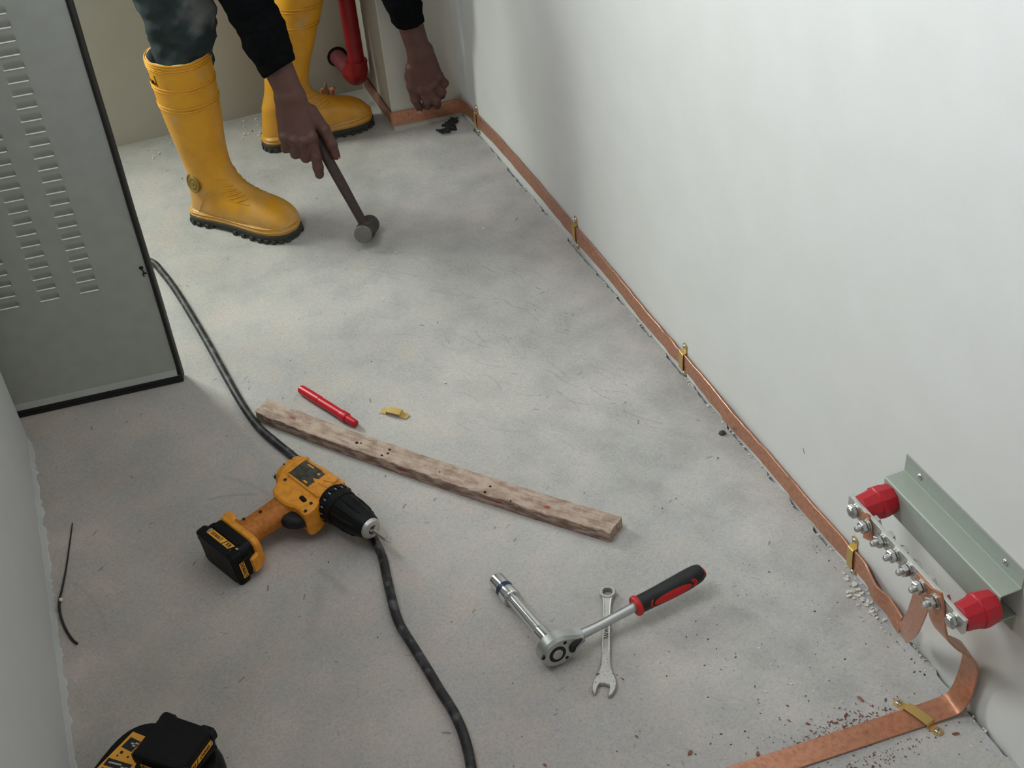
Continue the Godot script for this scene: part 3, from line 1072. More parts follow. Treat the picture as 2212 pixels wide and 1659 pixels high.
func build_conduit() -> void:
	var t := thing("red_conduit", "red plastic conduit dropping beside the pillar and elbowing into the back wall", "pipe", Transform3D(Basis(), Vector3(0.668, 0.10, -3.15)))
	var s := Sh.new().tube([Vector3(0, 2.58, 0), Vector3(0, 1.2, 0), Vector3(0, 0.03, 0)], 0.0215, 24)
	obj("pipe", s, M.pipe_red, t, 60.0)
	s = Sh.new()
	var k := []
	k.append(Vector3(0, 0.045, 0))
	for i in 9:
		var a := PI / 2 * i / 8
		k.append(Vector3(-0.006 * i / 8.0, 0.024 - 0.026 * sin(a), -0.026 + 0.026 * cos(a)))
	k.append(Vector3(-0.0085, -0.001, -0.05))
	s.tube(k, 0.0265, 24)
	s.ring([Vector2(0.021, 0.0), Vector2(0.0282, 0.0), Vector2(0.0286, 0.004), Vector2(0.0282, 0.007), Vector2(0.021, 0.007)], Transform3D(Basis(), Vector3(0, 0.041, 0)), 28)
	obj("elbow", s, M.pipe_red, t, 50.0)
	s = Sh.new().tube([Vector3(-0.0085, -0.001, -0.045), Vector3(-0.022, 0.008, -0.165)], 0.0215, 24)
	obj("branch_pipe", s, M.pipe_dusty, t, 60.0)
	s = Sh.new().ring([Vector2(0.020, 0.0), Vector2(0.0285, 0.0), Vector2(0.0275, 0.0016), Vector2(0.021, 0.0012)], Transform3D(along(Vector3(0, 0, 1)), Vector3(-0.0195, 0.0075, BACK_Z + 3.15)), 30)
	obj("hole_edge", s, M.dark_hole, t, 50.0)
	# a small copper clamp behind the boot
	t = thing("copper_clamp", "small orange copper clamp with a bolt behind the rear boot", "clamp", Transform3D(Basis(), Vector3(0.585, 0, -3.20)))
	s = Sh.new()
	s.box(Vector3(0.01, 0.030, 0), Vector3(0.014, 0.060, 0.004), Basis(), 0.001)
	s.tube([Vector3(-0.012, 0.04, 0.004), Vector3(-0.014, 0.066, 0.004), Vector3(-0.012, 0.071, 0.006), Vector3(-0.008, 0.073, 0.009)], [0.006, 0.0062, 0.006, 0.003], 12)
	s.tube([Vector3(0.010, 0.03, 0.004), Vector3(0.012, 0.058, 0.004), Vector3(0.014, 0.066, 0.006), Vector3(0.02, 0.070, 0.009)], [0.008, 0.0095, 0.009, 0.004], 12)
	s.box(Vector3(0, 0.004, 0.0), Vector3(0.04, 0.008, 0.02), Basis(), 0.002)
	obj("jaws", s, M.copper_bright, t)
	s = Sh.new().lathe([Vector2(0, 0.0), Vector2(0.0045, 0), Vector2(0.0045, 0.075), Vector2(0.0030, 0.082), Vector2(0, 0.083)], Transform3D(Basis(), Vector3(0, 0.004, 0)), 14)
	obj("bolt", s, M.zinc, t)


func build_litter() -> void:
	var r := RandomNumberGenerator.new()
	r.seed = 77
	# flakes: a thin angular chip, joined by the hundred because nobody could count them
	var chip := func(s: Sh, at: Vector3, size: float, long: float) -> void:
		var a := r.randf() * TAU
		var b := Basis(Vector3.UP, a) * Basis(Vector3.RIGHT, r.randf_range(-0.5, 0.5))
		var th := size * r.randf_range(0.15, 0.4)
		var n := r.randi_range(4, 6)
		var poly := PackedVector2Array()
		for i in n:
			var e := TAU * i / n + r.randf_range(-0.3, 0.3)
			poly.append(Vector2(cos(e) * long, sin(e)) * size * 0.5 * r.randf_range(0.6, 1.0))
		s.prism(poly, 0.0, th, Transform3D(b * Basis(Vector3.RIGHT, -PI / 2), at))
	var s := Sh.new()
	for i in 330:    # copper filings along the floor tape
		var z := -0.905 - absf(r.randfn(0.0, 0.016))
		if i % 3 == 0:
			z = -0.862 + absf(r.randfn(0.0, 0.012))
		chip.call(s, Vector3(clampf(r.randfn(0.725, 0.05), 0.55, 0.84), 0.0003, z), r.randf_range(0.0008, 0.0030), r.randf_range(1.0, 2.5))
	for q in [[0.593, -0.925, 0.008], [0.660, -0.955, 0.006], [0.510, -0.965, 0.009], [0.455, -1.02, 0.006], [0.770, -0.945, 0.010], [0.716, -0.925, 0.008], [0.800, -0.93, 0.007], [0.735, -0.93, 0.009], [0.68, -0.94, 0.007], [0.852, -0.842, 0.009], [0.32, -1.03, 0.006], [0.48, -1.12, 0.005]]:
		chip.call(s, Vector3(q[0], 0.0004, q[1]), q[2] * 0.62, 2.4)
	var o := obj("copper_shavings", s, M.copper_filings)
	o.set_meta("kind", "stuff")
	tag(o, "reddish copper shavings scattered along the tape on the floor", "shavings")
	s = Sh.new()
	for i in 300:
		var p := Vector3(r.randf_range(-0.25, 0.87), 0.0002, r.randf_range(-2.2, -0.72))
		if i % 3 > 0:
			p = Vector3(clampf(r.randfn(0.70, 0.16), -0.2, 0.875), 0.0002, clampf(r.randfn(-0.98, 0.17), -1.8, -0.72))
		chip.call(s, p, r.randf_range(0.0008, 0.0026), r.randf_range(1.0, 2.4))
	o = obj("dark_grit", s, M.grit)
	o.set_meta("kind", "stuff")
	tag(o, "fine dark grit strewn over the concrete, thickest near the busbar", "grit")
	s = Sh.new()
	for i in 70:
		chip.call(s, Vector3(clampf(r.randfn(0.70, 0.13), 0.1, 0.88), 0.0002, clampf(r.randfn(-0.93, 0.14), -1.7, -0.74)), r.randf_range(0.0012, 0.0035), 1.3)
	for i in 46:     # beside the back wall
		chip.call(s, Vector3(r.randf_range(0.33, 0.44) if i % 4 else r.randf_range(0.09, 0.17), 0.0003, BACK_Z + r.randf_range(0.02, 0.14)), r.randf_range(0.003, 0.009), 1.4)
	for i in 40:     # plaster at the end of the wall tape
		chip.call(s, Vector3(0.886 - absf(r.randfn(0, 0.012)), 0.0003, r.randfn(-1.10, 0.03)), r.randf_range(0.003, 0.010), 1.4)
	for i in 130:    # crumbs along the wall joint
		chip.call(s, Vector3(0.8925 - absf(r.randfn(0, 0.002)), 0.0002, r.randf_range(-2.6, -0.75)), r.randf_range(0.002, 0.005), 1.5)
	for q in [[0.475, -1.915], [0.53, -2.42], [0.74, -2.42], [0.45, -2.25]]:
		chip.call(s, Vector3(q[0], 0.0003, q[1]), 0.006, 1.4)
	o = obj("plaster_flakes", s, M.chip_white)
	o.set_meta("kind", "stuff")
	tag(o, "white plaster flakes and crumbs along the wall joints", "flakes")
	# a black scrap in the far corner
	var f := Field.new(Vector3(0.78, -0.006, -3.0), Vector3(0.90, 0.03, -2.88), 0.002)
	for i in 34:
		var e := i / 33.0
		var p := Vector3(0.815 + 0.046 * e + r.randf_range(-0.010, 0.010), 0.003 + 0.005 * r.randf(), -2.916 - 0.05 * e + r.randf_range(-0.010, 0.010))
		f.cap(p, p + Vector3(r.randf_range(-0.016, 0.016), r.randf_range(-0.002, 0.004), r.randf_range(-0.014, 0.014)), r.randf_range(0.002, 0.0055), r.randf_range(0.0015, 0.004), 0.003)
	s = Sh.new()
	f.mesh(s)
	tag(obj("rag_scrap", s, M.soot, self, 60.0), "crumpled black scrap on the floor below the far corner", "scrap")
	s = Sh.new().loft([pebble(0.0, 0.002, r), pebble(0.002, 0.0048, r), pebble(0.005, 0.0045, r), pebble(0.0072, 0.002, r)])
	var pb := obj("pebble", s, M.grit, self, 50.0)
	pb.position = Vector3(0.875, 0.0, -1.543)
	tag(pb, "single dark pebble on the floor close to the wall", "pebble")


func pebble(y: float, rad: float, r: RandomNumberGenerator) -> PackedVector3Array:
	var out := PackedVector3Array()
	for i in 9:
		var a := TAU * i / 9
		var e := rad * r.randf_range(0.85, 1.15)
		out.append(Vector3(cos(a) * e * 1.4, y, sin(a) * e))
	return out


func person_materials() -> void:
	mat("skin", Color(0.325, 0.195, 0.165), 0.5)
	textured(M.skin, noise_map(71, 0.02, [[0.0, Color(0.86, 0.84, 0.84)], [0.5, grey(0.96)], [1.0, Color(1.0, 0.98, 0.97)]], 5), 8.0, null, bumps(72, 0.09, 4), 0.05)
	mat("nail", Color(0.66, 0.48, 0.43), 0.4)
	textured(mat("black_cloth", Color(0.075, 0.078, 0.085), 0.95), noise_map(73, 0.02, [[0.0, grey(0.7)], [1.0, grey(1.0)]], 4), 6.0, null, bumps(74, 0.2, 3), 0.05)
	mat("trousers", Color.WHITE, 0.92).vertex_color_use_as_albedo = true
	textured(M.trousers, noise_map(75, 0.012, [[0.0, grey(0.70)], [0.5, grey(0.88)], [1.0, grey(1.0)]], 4), 3.2, null, bumps(76, 0.2, 3), 0.06)
	mat("boot_yellow", Color.WHITE, 0.40).vertex_color_use_as_albedo = true
	textured(M.boot_yellow, noise_map(77, 0.012, [[0.0, grey(0.90)], [0.55, grey(0.97)], [1.0, grey(1.0)]], 4), 3.0, null, bumps(78, 0.05, 4), 0.03)
	textured(mat("boot_sole", Color(0.23, 0.235, 0.21), 0.85), noise_map(79, 0.03, [[0.0, grey(0.7)], [1.0, grey(1.15)]], 4), 9.0)
	M.black_cloth.metallic_specular = 0.12
	M.trousers.metallic_specular = 0.2
	mat("boot_lining", Color(0.86, 0.80, 0.74), 0.9)
	textured(mat("medallion", Color(0.62, 0.49, 0.16), 0.6), noise_map(80, 0.04, [[0.0, grey(0.6)], [1.0, grey(1.0)]], 3), 20.0)
	mat("ink", Color(0.08, 0.06, 0.03), 0.7)


# a section of the boot: front and back ends in the plane of the leg, half width, squareness
func boot_section(r: Array, seg: int, grow := 0.0) -> PackedVector3Array:
	var a := Vector2(r[0], r[1])
	var b := Vector2(r[2], r[3])
	var c := (a + b) / 2.0
	var u := (a - b) / 2.0
	u += u.normalized() * grow
	var out := PackedVector3Array()
	for j in seg:
		var f := TAU * j / seg
		var x := signf(cos(f)) * pow(absf(cos(f)), 2.0 / r[5])
		var z := signf(sin(f)) * pow(absf(sin(f)), 2.0 / r[5])
		out.append(Vector3(c.x + u.x * x, c.y + u.y * x, z * (r[4] + grow)))
	return out


func boot_rows(lean: float) -> Array:
	var k := [
		[0.058, 0.415, -0.080, 0.425, 0.0700, 2.1],
		[0.058, 0.385, -0.080, 0.393, 0.0695, 2.1],
		[0.057, 0.330, -0.078, 0.335, 0.0670, 2.1],
		[0.054, 0.270, -0.074, 0.270, 0.0610, 2.1],
		[0.050, 0.215, -0.066, 0.205, 0.0530, 2.1],
		[0.052, 0.170, -0.060, 0.150, 0.0460, 2.1],
		[0.062, 0.140, -0.062, 0.110, 0.0425, 2.1],
		[0.078, 0.122, -0.070, 0.062, 0.0405, 2.2],
		[0.092, 0.112, -0.074, 0.026, 0.0400, 2.3],
		[0.104, 0.104, -0.060, 0.018, 0.0410, 2.4],
		[0.118, 0.097, -0.010, 0.017, 0.0420, 2.5],
		[0.134, 0.091, 0.050, 0.016, 0.0440, 2.5],
		[0.154, 0.085, 0.105, 0.015, 0.0470, 2.5],
		[0.176, 0.077, 0.148, 0.014, 0.0480, 2.4],
		[0.196, 0.066, 0.180, 0.014, 0.0440, 2.3],
		[0.210, 0.052, 0.203, 0.015, 0.0340, 2.2],
		[0.217, 0.040, 0.215, 0.018, 0.0200, 2.0],
		[0.2185, 0.034, 0.2185, 0.031, 0.0060, 2.0],
	]
	var out := rows(k, 8)
	for r in out:
		r[0] += maxf(0.0, r[1] - 0.11) * lean
		r[2] += maxf(0.0, r[3] - 0.11) * lean
	return out


func closed(ring_: PackedVector3Array) -> Array:
	var a := []
	for q in ring_:
		a.append(q)
	return a


func hoop(s: Sh, ring_: PackedVector3Array, rad: float) -> void:
	var rings := []
	var n := ring_.size()
	var mid := Vector3.ZERO
	for q in ring_:
		mid += q / n
	for i in n:
		var t := (ring_[(i + 1) % n] - ring_[(i + n - 1) % n]).normalized()
		var o := (ring_[i] - mid)
		o = (o - t * o.dot(t)).normalized()
		var up := t.cross(o)
		var r := PackedVector3Array()
		for j in 6:
			var a := TAU * j / 6
			r.append(ring_[i] + (o * cos(a) + up * sin(a)) * rad)
		rings.append(r)
	s.loft(rings, false, true)


func make_boot(parent: Node3D, xf: Transform3D, lean: float, label: String) -> Node3D:
	var rw := boot_rows(lean)
	var seg := 44
	var rings := []
	var dent := noise(81, 9.0, 3)
	for i in rw.size():
		var g := boot_section(rw[i], seg)
		for j in g.size():
			var e := dent.get_noise_3dv(g[j] + Vector3(lean, 0, 0))
			g[j] += Vector3(e, 0, e) * 0.0022 * (1.0 if g[j].y > 0.1 else 0.3)
		rings.append(g)
	# the shaft is open: its inside goes down a little way
	var full := []
	for i in [26, 18, 10, 4, 1, 0]:
		full.append(boot_section(rw[i], seg, -0.0035))
	full.append_array(rings)
	var s := Sh.new().loft(full)
	# raised bands
	for e in [[0, -0.0006, 0.0024], [2, 0.0004, 0.0018], [4, 0.0004, 0.0017], [5, 0.0004, 0.0015], [12, 0.0004, 0.0018], [13, 0.0004, 0.0016], [18, 0.0004, 0.0018], [19, 0.0004, 0.0016]]:
		hoop(s, boot_section(rw[e[0]], seg, e[1]), e[2])
	# a ribbed band above the sole
	var band := []
	for e in [[0.0185, 0.0006], [0.0230, 0.0006], [0.0240, 0.0019], [0.0256, 0.0019], [0.0266, 0.0004], [0.0300, -0.0002], [0.0310, 0.0011], [0.0325, 0.0011], [0.0336, -0.0006], [0.0365, -0.0022], [0.0385, -0.0060], [0.0385, -0.0120]]:
		var g := PackedVector3Array()
		for q in outline(e[1]):
			var rise := clampf((q.x - 0.10) / 0.12, 0.0, 1.0)
			g.append(Vector3(q.x, e[0] + (e[0] - 0.0185) * rise * 0.5, q.y))
		band.append(g)
	s.loft(band)
	# creases over the instep
	for k in 6:
		var i := 52 + k * 6
		for side in [-1.0, 1.0]:
			var line := []
			for j in 7:
				var f: float = (0.34 + 0.115 * j) * side
				var r: Array = rw[i - j]
				var a := Vector2(r[0], r[1])
				var b := Vector2(r[2], r[3])
				var c := (a + b) / 2.0
				var u := (a - b) / 2.0
				var x := pow(absf(cos(f)), 2.0 / r[5])
				var z := signf(sin(f)) * pow(absf(sin(f)), 2.0 / r[5])
				line.append(Vector3(c.x + u.x * x, c.y + u.y * x, z * r[4]))
			s.tube(line, [0.0004, 0.0018, 0.0024, 0.0026, 0.0024, 0.0018, 0.0004], 6)
	# moulded line that sweeps from the heel over the ankle to the instep
	for side in [-1.0, 1.0]:
		var line := []
		for q in rows([[74, 2.25], [66, 1.95], [58, 1.62], [55, 1.35], [59, 1.12], [68, 1.02], [78, 0.95], [88, 0.78]], 3):
			var r: Array = rw[int(q[0])]
			var a := Vector2(r[0], r[1])
			var b := Vector2(r[2], r[3])
			var c := (a + b) / 2.0
			var u := (a - b) / 2.0
			var x := signf(cos(q[1])) * pow(absf(cos(q[1])), 2.0 / r[5])
			line.append(Vector3(c.x + u.x * x, c.y + u.y * x, side * pow(absf(sin(q[1])), 2.0 / r[5]) * r[4]))
		s.tube(line, 0.0013, 6)
	var dust := noise(84, 11.0, 4)
	var o := obj("boot", s, M.boot_yellow, parent, 55.0, null, func(q: Vector3, _n: Vector3) -> Color:
		var e := dust.get_noise_3dv(q + Vector3(lean * 3.0, 0, 0))
		var k := clampf(0.35 + e * 1.3 + (0.10 - q.y) * 3.2, 0.0, 1.0) * 0.62
		if q.y > 0.16:
			k = clampf(e * 3.2 - 0.95, 0.0, 0.6) + (0.65 if Vector2(q.x + 0.055, (q.y - 0.215) * 0.45).length() + e * 0.008 < 0.022 and q.z > 0.0 else 0.0)
		return Color(0.70, 0.315, 0.008).lerp(Color(0.56, 0.335, 0.12), clampf(k, 0.0, 0.9)))
	o.transform = xf
	o.set_meta("label", label)
	# lining that shows at the mouth
	s = Sh.new()
	var lin := []
	for e in [[10, -0.0042], [3, -0.0040], [0, -0.0028], [0, -0.0046], [4, -0.0066], [10, -0.0068]]:
		var g := boot_section(rw[e[0]], seg, e[1])
		if e[0] == 0:
			for j in g.size():
				g[j].y += 0.0012 + 0.0012 * sin(j * 1.3)
		lin.append(g)
	s.loft(lin, false)
	obj("lining", s, M.boot_lining, o, 60.0)
	# sole: forepart, shank and heel with tread blocks
	s = Sh.new()
	var flat := Transform3D(Basis(Vector3(1, 0, 0), Vector3(0, 0, -1), Vector3(0, 1, 0)), Vector3.ZERO)
	s.prism(outline(0.0030), 0.009, 0.0205, flat, 0.002)
	var heel := PackedVector2Array()
	var fore := PackedVector2Array()
	for q in outline(0.002):
		if q.x < 0.012:
			heel.append(q)
		elif q.x > 0.055:
			fore.append(q)
	s.prism(heel, 0.0, 0.012, flat, 0.0015)
	s.prism(fore, 0.003, 0.012, flat, 0.001)
	var ol := outline(0.0026)
	for i in range(0, ol.size(), 2):
		var q := ol[i]
		if (q.x > 0.06 or q.x < -0.0) and q.x < 0.216:
			var t := (ol[(i + 1) % ol.size()] - q).normalized()
			s.box(Vector3(q.x, 0.0052, -q.y) - Vector3(q.x - 0.06, 0, -q.y) * 0.03, Vector3(0.0100, 0.0100, 0.012), Basis(Vector3.UP, t.angle()), 0.001)
	obj("sole", s, M.boot_sole, o)
	return o


# the plan of the sole, x towards the toe
func outline(grow: float) -> PackedVector2Array:
	var k := [[-0.077, 0.0], [-0.072, 0.022], [-0.055, 0.036], [-0.025, 0.0395], [0.02, 0.0385], [0.06, 0.040], [0.10, 0.0445], [0.14, 0.0490], [0.17, 0.0480], [0.195, 0.0400], [0.212, 0.0250], [0.2195, 0.0]]
	var half := rows(k, 3)
	var out := PackedVector2Array()
	for q in half:
		out.append(Vector2(q[0] * (1.0 + grow / 0.12) - grow * 0.5, q[1] * (1.0 + grow / 0.042)))
	for i in range(half.size() - 2, 0, -1):
		var q: Array = half[i]
		out.append(Vector2(q[0] * (1.0 + grow / 0.12) - grow * 0.5, -q[1] * (1.0 + grow / 0.042)))
	return out


# fingers: chains of [t, f, b, radius] from the wrist: towards the thumb, along the fingers, out of the back of the hand
func hand(s: Sh, w: Vector3, T: Vector3, F: Vector3, B: Vector3, chains: Array, arm: Vector3) -> void:
	var at := func(q: Array) -> Vector3: return w + T * q[0] + F * q[1] + B * q[2]
	var lo := w
	var hi := w
	for c in chains:
		for q in c:
			lo = lo.min(at.call(q))
			hi = hi.max(at.call(q))
	lo = lo.min(arm) - Vector3.ONE * 0.045
	hi = hi.max(arm) + Vector3.ONE * 0.045
	var f := Field.new(lo, hi, 0.0028)
	# wrist and forearm, broader than thick
	var side := T * 0.0105
	f.cap(arm + side, w + side, 0.0225, 0.0190, 0.02)
	f.cap(arm - side, w - side, 0.0225, 0.0190, 0.02)
	# palm
	for q in [[0.022, 0.092, 0.004, 0.0125], [0.002, 0.096, 0.006, 0.0130], [-0.018, 0.090, 0.004, 0.0125], [-0.036, 0.080, 0.0, 0.0115]]:
		f.cap(w + T * q[0] * 0.55, at.call(q), 0.0165, q[3], 0.012)
	f.cap(at.call([0.012, 0.02, -0.008]), at.call([0.034, 0.058, -0.012]), 0.017, 0.014, 0.014)
	f.cap(at.call([-0.024, 0.03, -0.010]), at.call([-0.030, 0.065, -0.010]), 0.014, 0.012, 0.012)
	for c in chains:
		# each finger is built by itself and then joined, so that fingers stay apart
		for i in c.size() - 1:
			f.cap(at.call(c[i]), at.call(c[i + 1]), c[i][3], c[i + 1][3], 0.0035 if i > 0 else 0.006)
		for i in range(1, c.size() - 1):     # knuckles
			var p: Vector3 = at.call(c[i])
			f.cap(p + B * 0.0012, p + B * 0.0012, c[i][3] * 0.97, c[i][3] * 0.97, 0.005)
	for q in [[0.022, 0.092, 0.010], [0.002, 0.096, 0.012], [-0.018, 0.090, 0.010], [-0.036, 0.080, 0.006]]:
		var p: Vector3 = at.call(q)
		f.cap(p, p, 0.0085, 0.0085, 0.008)
	f.mesh(s)


func nail(s: Sh, at: Vector3, dir: Vector3, up: Vector3, r: float) -> void:
	var z := up.normalized()
	var y := (dir - z * dir.dot(z)).normalized()
	s.prism(round_rect(r * 1.25, r * 1.7, r * 0.5, 4), 0.0, 0.0010, Transform3D(Basis(y.cross(z), y, z), at), 0.0004)


func build_person() -> void:
	var t := thing("person", "person in a black top, dark trousers and yellow rubber boots, bending over to work", "person", Transform3D(Basis(), Vector3(0.32, 0, -2.93)))
	var o := t.position
	# joints
	var hip := Vector3(0.13, 0.92, -2.95) - o
	var hip_r := Vector3(0.11, 0.90, -2.86) - o
	var hip_l := Vector3(0.16, 0.88, -3.03) - o
	var knee_r := Vector3(0.225, 0.500, -2.795) - o
	var knee_l := Vector3(0.570, 0.520, -3.08) - o
	var ank_r := Vector3(0.195, 0.10, -2.775) - o
	var ank_l := Vector3(0.445, 0.10, -3.08) - o
	var chest := Vector3(0.42, 0.90, -2.90) - o
	var neck := Vector3(0.53, 0.84, -2.88) - o
	var head := Vector3(0.655, 0.775, -2.88) - o
	var sh_r := Vector3(0.42, 0.84, -2.72) - o
	var sh_l := Vector3(0.58, 0.80, -2.97) - o
	var el_r := Vector3(0.350, 0.570, -2.665) - o
	var el_l := Vector3(0.725, 0.530, -2.905) - o
	# right hand on the hammer handle
	var F := Vector3(0.0, -0.945, 0.33).normalized()
	var B := (Vector3(-0.162, 0.5, 0.847) - F * Vector3(-0.162, 0.5, 0.847).dot(F)).normalized()
	var T := B.cross(F)
	var w_r := Vector3(0.3970, 0.3375, -2.599) + B * 0.011 - o
	var body := Sh.new()
	var right := [
		[[0.022, 0.092, 0.004, 0.0128], [0.020, 0.136, -0.002, 0.0118], [0.019, 0.160, -0.008, 0.0112], [0.018, 0.176, -0.012, 0.0104]],
		[[0.002, 0.096, 0.005, 0.0122], [-0.002, 0.134, -0.014, 0.0108], [0.006, 0.134, -0.040, 0.0098], [0.026, 0.126, -0.050, 0.0088]],
		[[-0.018, 0.090, 0.003, 0.0118], [-0.022, 0.122, -0.018, 0.0104], [-0.012, 0.118, -0.042, 0.0095], [0.010, 0.108, -0.050, 0.0085]],
		[[-0.036, 0.080, -0.001, 0.0108], [-0.040, 0.106, -0.018, 0.0092], [-0.030, 0.100, -0.038, 0.0084], [-0.010, 0.090, -0.046, 0.0076]],
		[[0.032, 0.040, -0.010, 0.0165], [0.051, 0.084, -0.013, 0.0135], [0.060, 0.118, -0.014, 0.0118], [0.063, 0.145, -0.019, 0.0098]],
	]
	var arm_r := w_r + (el_r - w_r).normalized() * 0.085
	hand(body, w_r, T, F, B, right, arm_r)
	var nails := Sh.new()
	nail(nails, w_r + T * 0.069 + F * 0.146 - B * 0.0155, F, T * 0.8 + B * 0.6, 0.0085)
	# left hand pinching the tape against the pillar
	var F2 := Vector3(0.10, -0.97, -0.06).normalized()
	var B2 := (Vector3(0.06, 0.45, 0.88) - F2 * Vector3(0.06, 0.45, 0.88).dot(F2)).normalized()
	var T2 := F2.cross(B2)
	var w_l := Vector3(0.780, 0.228, -2.925) - o
	var left := [
		[[0.022, 0.090, 0.006, 0.0122], [0.012, 0.128, 0.012, 0.0110], [0.008, 0.152, -0.006, 0.0098], [0.010, 0.160, -0.026, 0.0085]],
		[[0.002, 0.096, 0.008, 0.0124], [-0.010, 0.134, 0.016, 0.0112], [-0.016, 0.158, -0.002, 0.0100], [-0.016, 0.164, -0.024, 0.0088]],
		[[-0.018, 0.090, 0.006, 0.0120], [-0.032, 0.122, 0.010, 0.0108], [-0.036, 0.140, -0.008, 0.0096], [-0.032, 0.142, -0.028, 0.0085]],
		[[-0.036, 0.080, 0.002, 0.0110], [-0.048, 0.106, 0.002, 0.0096], [-0.048, 0.120, -0.014, 0.0086], [-0.042, 0.120, -0.030, 0.0076]],
		[[0.028, 0.036, -0.006, 0.0150], [0.038, 0.082, -0.004, 0.0126], [0.037, 0.120, -0.004, 0.0112], [0.030, 0.152, -0.008, 0.0092]],
	]
	var arm_l := w_l + (el_l - w_l).normalized() * 0.115
	hand(body, w_l, T2, F2, B2, left, arm_l)
	nail(nails, w_l + T2 * 0.036 + F2 * 0.156 + B2 * 0.0015, F2, B2 + F2 * 0.5 + T2 * 0.4, 0.0085)
	# the rest of the body
	var f := Field.new(Vector3(-0.05, 0.05, -3.25) - o, Vector3(0.86, 1.16, -2.52) - o, 0.011)
	f.cap(hip, chest, 0.125, 0.135, 0.06)
	f.cap(hip_r, hip_l, 0.10, 0.10, 0.05)
	f.cap(chest, neck, 0.12, 0.062, 0.05)
	f.cap(sh_r, sh_l, 0.062, 0.062, 0.06)
	f.cap(neck, head, 0.058, 0.062, 0.03)
	var hx := Transform3D(along((head - neck).normalized(), Vector3(0, 0, 1)), head + Vector3(0.02, -0.01, 0))
	f.egg(hx, Vector3(0.078, 0.112, 0.095), 0.03)
	var face := Vector3(0.25, -0.95, 0.0).normalized()
	f.egg(Transform3D(hx.basis, head + face * 0.075 + Vector3(0.03, 0, 0)), Vector3(0.022, 0.03, 0.026), 0.02)
	for q in [-1.0, 1.0]:
		f.egg(Transform3D(hx.basis, head + Vector3(0.0, 0.0, 0.078 * q)), Vector3(0.012, 0.032, 0.018), 0.01)
	f.cap(sh_r, el_r, 0.052, 0.040, 0.03)
	f.cap(el_r, arm_r, 0.040, 0.030, 0.02)
	f.cap(sh_l, el_l, 0.052, 0.040, 0.03)
	f.cap(el_l, arm_l, 0.040, 0.030, 0.02)
	f.cap(hip_r, knee_r, 0.085, 0.048, 0.04)
	f.cap(knee_r, ank_r, 0.046, 0.034, 0.03)
	f.cap(hip_l, knee_l, 0.085, 0.048, 0.04)
	f.cap(knee_l, ank_l, 0.046, 0.034, 0.03)
	f.mesh(body)
	obj("body", body, M.skin, t, 80.0)
	obj("nail", nails, M.nail, t)
	# hair
	f = Field.new(head - Vector3.ONE * 0.16, head + Vector3.ONE * 0.16, 0.008)
	f.egg(Transform3D(hx.basis, hx.origin + Vector3(0.01, 0.012, 0)), Vector3(0.082, 0.116, 0.098), 0.01)
	f.cut(head + Vector3(0, -0.02, 0), face)
	var s := Sh.new()
	f.mesh(s)
	obj("hair", s, M.black_cloth, t, 80.0)
	# black top with tight cuffs
	var folds := noise(83, 7.0, 2)
	f = Field.new(Vector3(-0.06, 0.24, -3.2) - o, Vector3(0.86, 1.16, -2.52) - o, 0.0085)
	f.cap(hip.lerp(chest, 0.1), chest, 0.142, 0.152, 0.06)
	f.cap(chest, neck, 0.14, 0.080, 0.05)
	f.cap(sh_r, sh_l, 0.080, 0.080, 0.06)
	var cuff_r := w_r + (el_r - w_r).normalized() * 0.062
	var cuff_l := w_l + (el_l - w_l).normalized() * 0.084
	f.cap(sh_r, el_r, 0.078, 0.054, 0.04)
	f.cap(sh_l, el_l, 0.078, 0.056, 0.04)
	f.each(func(p: Vector3, d: float) -> float: return d + folds.get_noise_3dv(Vector3(p.x, p.y * 2.6, p.z)) * 0.006)
	s = Sh.new()
	f.mesh(s)
	for q in [[el_r, cuff_r, 0.054, 0.0385, Vector3(0.12, 0.10, 0.10)], [el_l, cuff_l, 0.053, 0.0375, Vector3(0.0, 0.0, 0.0)]]:
		var e: Vector3 = q[0]
		var c: Vector3 = q[1]
		var lo := e.min(c) - Vector3.ONE * 0.08
		var hi := e.max(c) + Vector3.ONE * 0.08
		f = Field.new(lo, hi, 0.005)
		f.cap(e, c.lerp(e, 0.34), q[2], q[3] + 0.009, 0.02)
		f.cap(c.lerp(e, 0.34), c + (c - e).normalized() * 0.03, q[3] + 0.009, q[3] - 0.004, 0.012)
		f.each(func(p: Vector3, d: float) -> float: return d + folds.get_noise_3dv(Vector3(p.x, p.y * 2.8, p.z) * 1.2) * 0.006 - 0.0014 * maxf(0.0, sin((p - c).dot((e - c).normalized()) * 210.0 + folds.get_noise_3dv(p * 2.0) * 5.0)))
		f.cut(c, ((c - e).normalized() + q[4]).normalized())
		f.mesh(s)
	obj("top", s, M.black_cloth, t, 60.0)
	# trousers tucked into the boots
	f = Field.new(Vector3(-0.06, 0.26, -3.22) - o, Vector3(0.68, 1.10, -2.66) - o, 0.0085)
	f.cap(hip_r, hip_l, 0.128, 0.128, 0.05)
	f.cap(hip, hip.lerp(chest, 0.35), 0.138, 0.138, 0.05)
	f.cap(hip_r, knee_r, 0.105, 0.070, 0.05)
	f.cap(knee_r, Vector3(0.198, 0.33, -2.775) - o, 0.070, 0.055, 0.03)
	f.cap(hip_l, knee_l, 0.105, 0.070, 0.05)
	f.cap(knee_l, Vector3(0.525, 0.36, -3.08) - o, 0.062, 0.050, 0.03)
	f.each(func(p: Vector3, d: float) -> float:
		var q := p + o
		var e := folds.get_noise_3dv(Vector3(q.x * 1.4, q.y * 3.2, q.z * 1.4) + Vector3(5, 0, 0))
		return d + e * 0.013 - 0.0045 * maxf(0.0, sin(q.y * 150.0 + q.x * 26.0 + e * 5.0)) * smoothstep(0.56, 0.42, q.y))
	s = Sh.new()
